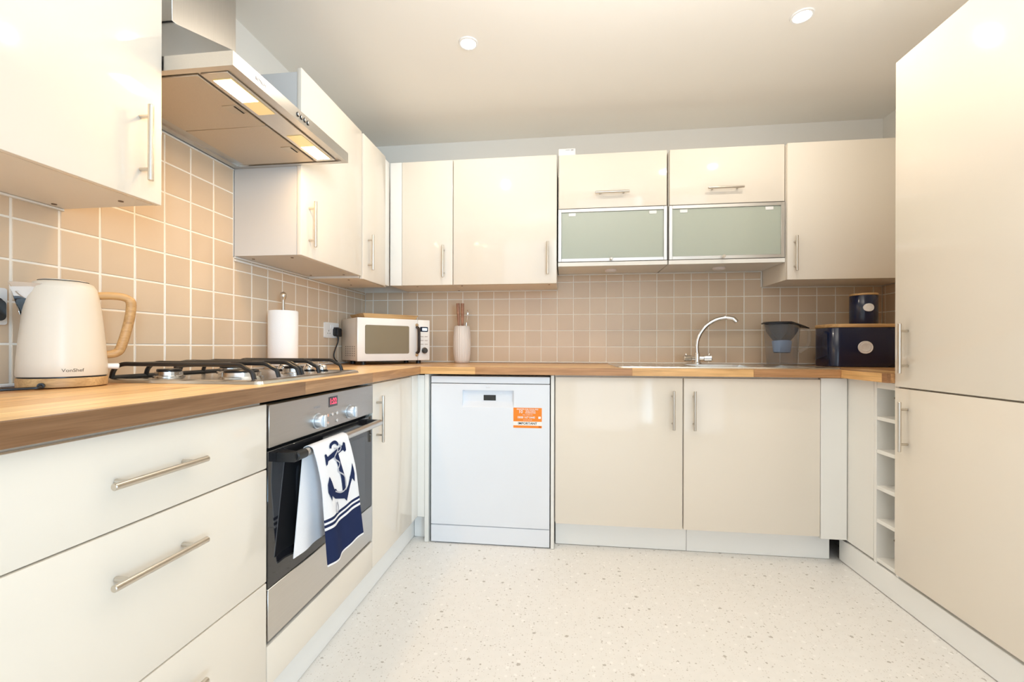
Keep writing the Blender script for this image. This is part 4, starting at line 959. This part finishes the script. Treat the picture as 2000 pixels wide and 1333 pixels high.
# ------------------------------------------------------------------ bread bin and canister
BC = (2.855, -0.235)
t = thing('bread_bin', 'navy blue enamel bread bin with wooden lid and silver badge', 'bread bin', (*BC, 0.888))
def stadium(w, d, z, k=10):
    r = d/2; h = w/2-r; out = []
    for cx, a0 in ((h, -PI/2), (-h, PI/2)):
        for i in range(k+1): a = a0+PI*i/k; out.append(Vector((BC[0]+cx+r*math.cos(a), BC[1]+r*math.sin(a), z)))
    return out
def soft(w, d, z, r=0.05): return [Vector((BC[0]+x, BC[1]+y, z)) for x, y in rrect(-w/2, w/2, -d/2, d/2, r, 7)]
def loops(bm, ls): rings(bm, [[bm.verts.new(p) for p in l] for l in ls])
bm = NB(); loops(bm, [soft(0.330, 0.186, 0.8885), soft(0.336, 0.192, 0.893), soft(0.336, 0.192, 1.090), soft(0.333, 0.189, 1.0925)]); part('bin_body', bm, NAVY, t)
bm = NB(); loops(bm, [soft(0.338, 0.194, 1.0930), soft(0.340, 0.196, 1.095), soft(0.340, 0.196, 1.108), soft(0.336, 0.192, 1.111)]); part('lid', bm, WOODB, t, label='wooden lid')
yf = BC[1]-0.096
def badge(parent, c, rx, rz, y):
    bm = NB(); n = 36
    l = lambda s, yy: [bm.verts.new((c[0]+rx*s*math.cos(2*PI*i/n), yy, c[1]+rz*s*math.sin(2*PI*i/n))) for i in range(n)]
    rings(bm, [l(1, y+0.001), l(1, y-0.003), l(0.93, y-0.004), l(0.88, y-0.003), l(0.70, y-0.003), l(0.66, y-0.0038), l(0.60, y-0.0030)])
    return part('badge', bm, BADGE, parent, label='oval silver badge')
badge(t, (2.842, 0.990), 0.0355, 0.0325, yf)
CC = (2.899, -0.225); 
t = thing('canister', 'navy blue enamel canister with silver badge standing on the bread bin', 'canister', (*CC, 1.1115))
bm = NB(); lathe(bm, [(0.0600, 1.1117), (0.0615, 1.114), (0.0615, 1.262), (0.0600, 1.264)], (*CC, 0), 48); part('canister_body', bm, NAVY, t)
bm = NB(); lathe(bm, [(0.0615, 1.2645), (0.0625, 1.2665), (0.0625, 1.2715), (0.0605, 1.2745)], (*CC, 0), 48); part('lid', bm, WOODB, t, label='thin wooden lid')
bm = NB(); n = 30; ca = math.atan2(-2.5, -1.6)+0.06   # faces the room
ca = -PI/2-0.20
def cmap(a, b, dr): th = ca+a/0.0615; return (CC[0]+(0.0615+dr)*math.cos(th), CC[1]+(0.0615+dr)*math.sin(th), 1.198+b)
l = lambda s, dr: [bm.verts.new(cmap(0.024*s*math.cos(2*PI*i/n), 0.021*s*math.sin(2*PI*i/n), dr)) for i in range(n)]
rings(bm, [l(1, -0.001), l(1, 0.002), l(0.92, 0.003), l(0.86, 0.0022), l(0.62, 0.0022), l(0.58, 0.0030), l(0.5, 0.0024), l(0.2, 0.0022)]); part('badge', bm, BADGE, t, label='oval silver badge')

# ------------------------------------------------------------------ tea towel on the oven rail
t = thing('tea_towel', 'white tea towel with navy anchor and stripes hanging on the oven rail', 'towel', (0.625, -1.54, 0.70))
bm = NB()
RB = 0.0135
path = []     # (x, z, tag)  from the back hem over the rail to the front hem
for z in (0.425, 0.47, 0.52, 0.57, 0.62, 0.66, 0.70): path.append((0.6085+0.0015*(0.70-z)/0.3, z, 'b'))
for k in range(1, 8):
    a = PI-PI*k/8; path.append((0.624+RB*1.15*math.cos(a), 0.700+RB*math.sin(a), 'r'))
zs = [0.700, 0.67, 0.64, 0.61, 0.58, 0.55, 0.525, 0.503, 0.4945, 0.4880, 0.4795, 0.4715, 0.45, 0.42, 0.39, 0.371, 0.3655]
for z in zs: path.append((0.6395+0.016*min(1, (0.70-z)/0.10)**0.7+0.004*(0.70-z), z, 'f'))
NY = 18; grid = []
def yedge(z, tag):
    f = max(0, (0.70-z))
    if tag == 'b': return (-1.638-0.045*f/0.28*1.0, -1.452+0.0*f)
    if tag == 'r': return (-1.640, -1.452)
    return (-1.640+0.040*f/0.335, -1.452+0.060*(f/0.335)**1.2)
for (x, z, tag) in path:
    a, b = yedge(z, tag); row = []
    for j in range(NY+1):
        s = j/NY; y = a+(b-a)*s; f = max(0, 0.70-z)
        rip = 0.005*f/0.3*math.sin(s*7.5+0.6)+0.0025*f/0.3*math.sin(s*15+2+z*6)
        zz = z - (0.006*f/0.33*math.sin(s*5) if tag == 'f' else 0)
        row.append(bm.verts.new((x+(rip if tag == 'f' else (0 if tag == 'r' else rip*0.6)), y, zz)))
    grid.append(row)
for i in range(len(grid)-1):
    zt_ = (path[i][1]+path[i+1][1])/2; tag = path[i+1][2]
    navy = tag == 'f' and ((0.4945 < zt_ < 0.503) or (0.4795 < zt_ < 0.4880) or (0.371 < zt_ < 0.4715))
    for j in range(NY):
        fc = bm.faces.new((grid[i][j], grid[i][j+1], grid[i+1][j+1], grid[i+1][j])); fc.material_index = 1 if navy else 0
bmesh.ops.recalc_face_normals(bm, faces=bm.faces)
def towel_x(y, z):      # front surface of the towel at (y, z)
    f = max(0, 0.70-z); a, b = yedge(z, 'f'); s = (y-a)/(b-a)
    rip = 0.005*f/0.3*math.sin(s*7.5+0.6)+0.0025*f/0.3*math.sin(s*15+2+z*6)
    return 0.6395+0.016*min(1, f/0.10)**0.7+0.004*f+rip
bmesh.ops.solidify(bm, geom=list(bm.faces), thickness=-0.0022)
cloth = part('cloth', bm, [TOWELW, TOWELN], t, ang=60)
def print_poly(name, pts, mat, sub=0.006):
    """flat print laid on the cloth: a triangulated, subdivided polygon pushed onto the towel's surface"""
    bm = NB(); vs = [bm.verts.new((0, y, z)) for y, z in pts]; f = bm.faces.new(vs)
    bmesh.ops.triangulate(bm, faces=[f])
    for _ in range(3):
        es = [e for e in bm.edges if e.calc_length() > sub*2]
        if not es: break
        bmesh.ops.subdivide_edges(bm, edges=es, cuts=1); bmesh.ops.triangulate(bm, faces=list(bm.faces))
    for v in bm.verts: v.co.x = towel_x(v.co.y, v.co.z)+0.0036
    return part(name, bm, mat, cloth, flat=True)
anchor = [(-1.592, 0.618), (-1.605, 0.598), (-1.603, 0.575), (-1.590, 0.556), (-1.583, 0.545), (-1.582, 0.560), (-1.562, 0.545), (-1.530, 0.534), (-1.505, 0.526), (-1.492, 0.514), (-1.482, 0.534), (-1.470, 0.560), (-1.462, 0.575), (-1.448, 0.560), (-1.449, 0.585), (-1.459, 0.622), (-1.470, 0.590), (-1.476, 0.580), (-1.470, 0.578), (-1.482, 0.560), (-1.496, 0.549), (-1.512, 0.548), (-1.540, 0.556), (-1.556, 0.572), (-1.566, 0.574)]
print_poly('anchor_print', [(y, z) for y, z in anchor], TOWELN)
print_poly('anchor_print', [(-1.551, 0.676), (-1.530, 0.676), (-1.521, 0.640), (-1.508, 0.600), (-1.497, 0.545), (-1.514, 0.545), (-1.524, 0.590), (-1.538, 0.635)], TOWELN)
print_poly('anchor_print', [(-1.600, 0.650), (-1.592, 0.652), (-1.586, 0.660), (-1.545, 0.664), (-1.500, 0.672), (-1.490, 0.664), (-1.482, 0.668), (-1.482, 0.690), (-1.490, 0.694), (-1.498, 0.686), (-1.545, 0.680), (-1.586, 0.672), (-1.592, 0.682), (-1.600, 0.680)], TOWELN)
ring = [(-1.543+0.026*math.cos(a), 0.692+0.017*math.sin(a)) for a in [PI*k/9 for k in range(0, 10)]]
ringi = [(-1.543+0.016*math.cos(a), 0.690+0.009*math.sin(a)) for a in [PI*k/9 for k in range(9, -1, -1)]]
print_poly('anchor_print', ring+ringi, TOWELN)
bm = NB()
ropes = [[(-1.548, 0.688), (-1.528, 0.680), (-1.552, 0.660), (-1.528, 0.640), (-1.540, 0.620), (-1.512, 0.600), (-1.500, 0.580), (-1.500, 0.556), (-1.525, 0.552), (-1.560, 0.566)], [(-1.550, 0.530), (-1.556, 0.510), (-1.545, 0.500), (-1.538, 0.512), (-1.546, 0.530)], [(-1.520, 0.694), (-1.508, 0.686), (-1.515, 0.676), (-1.530, 0.672)]]
for rp_ in ropes:
    P = catmull([(0, y, z) for y, z in rp_], 5); w = 0.0022; prev = None
    for i, p_ in enumerate(P):
        d_ = (P[min(i+1, len(P)-1)]-P[max(i-1, 0)]).normalized(); nrm = Vector((0, -d_.z, d_.y))
        a_, b_ = p_+nrm*w, p_-nrm*w
        va, vb = bm.verts.new((towel_x(a_.y, a_.z)+0.0041, a_.y, a_.z)), bm.verts.new((towel_x(b_.y, b_.z)+0.0041, b_.y, b_.z))
        if prev: bm.faces.new((prev[0], va, vb, prev[1]))
        prev = (va, vb)
part('rope_print', bm, ROPE, cloth, flat=True)
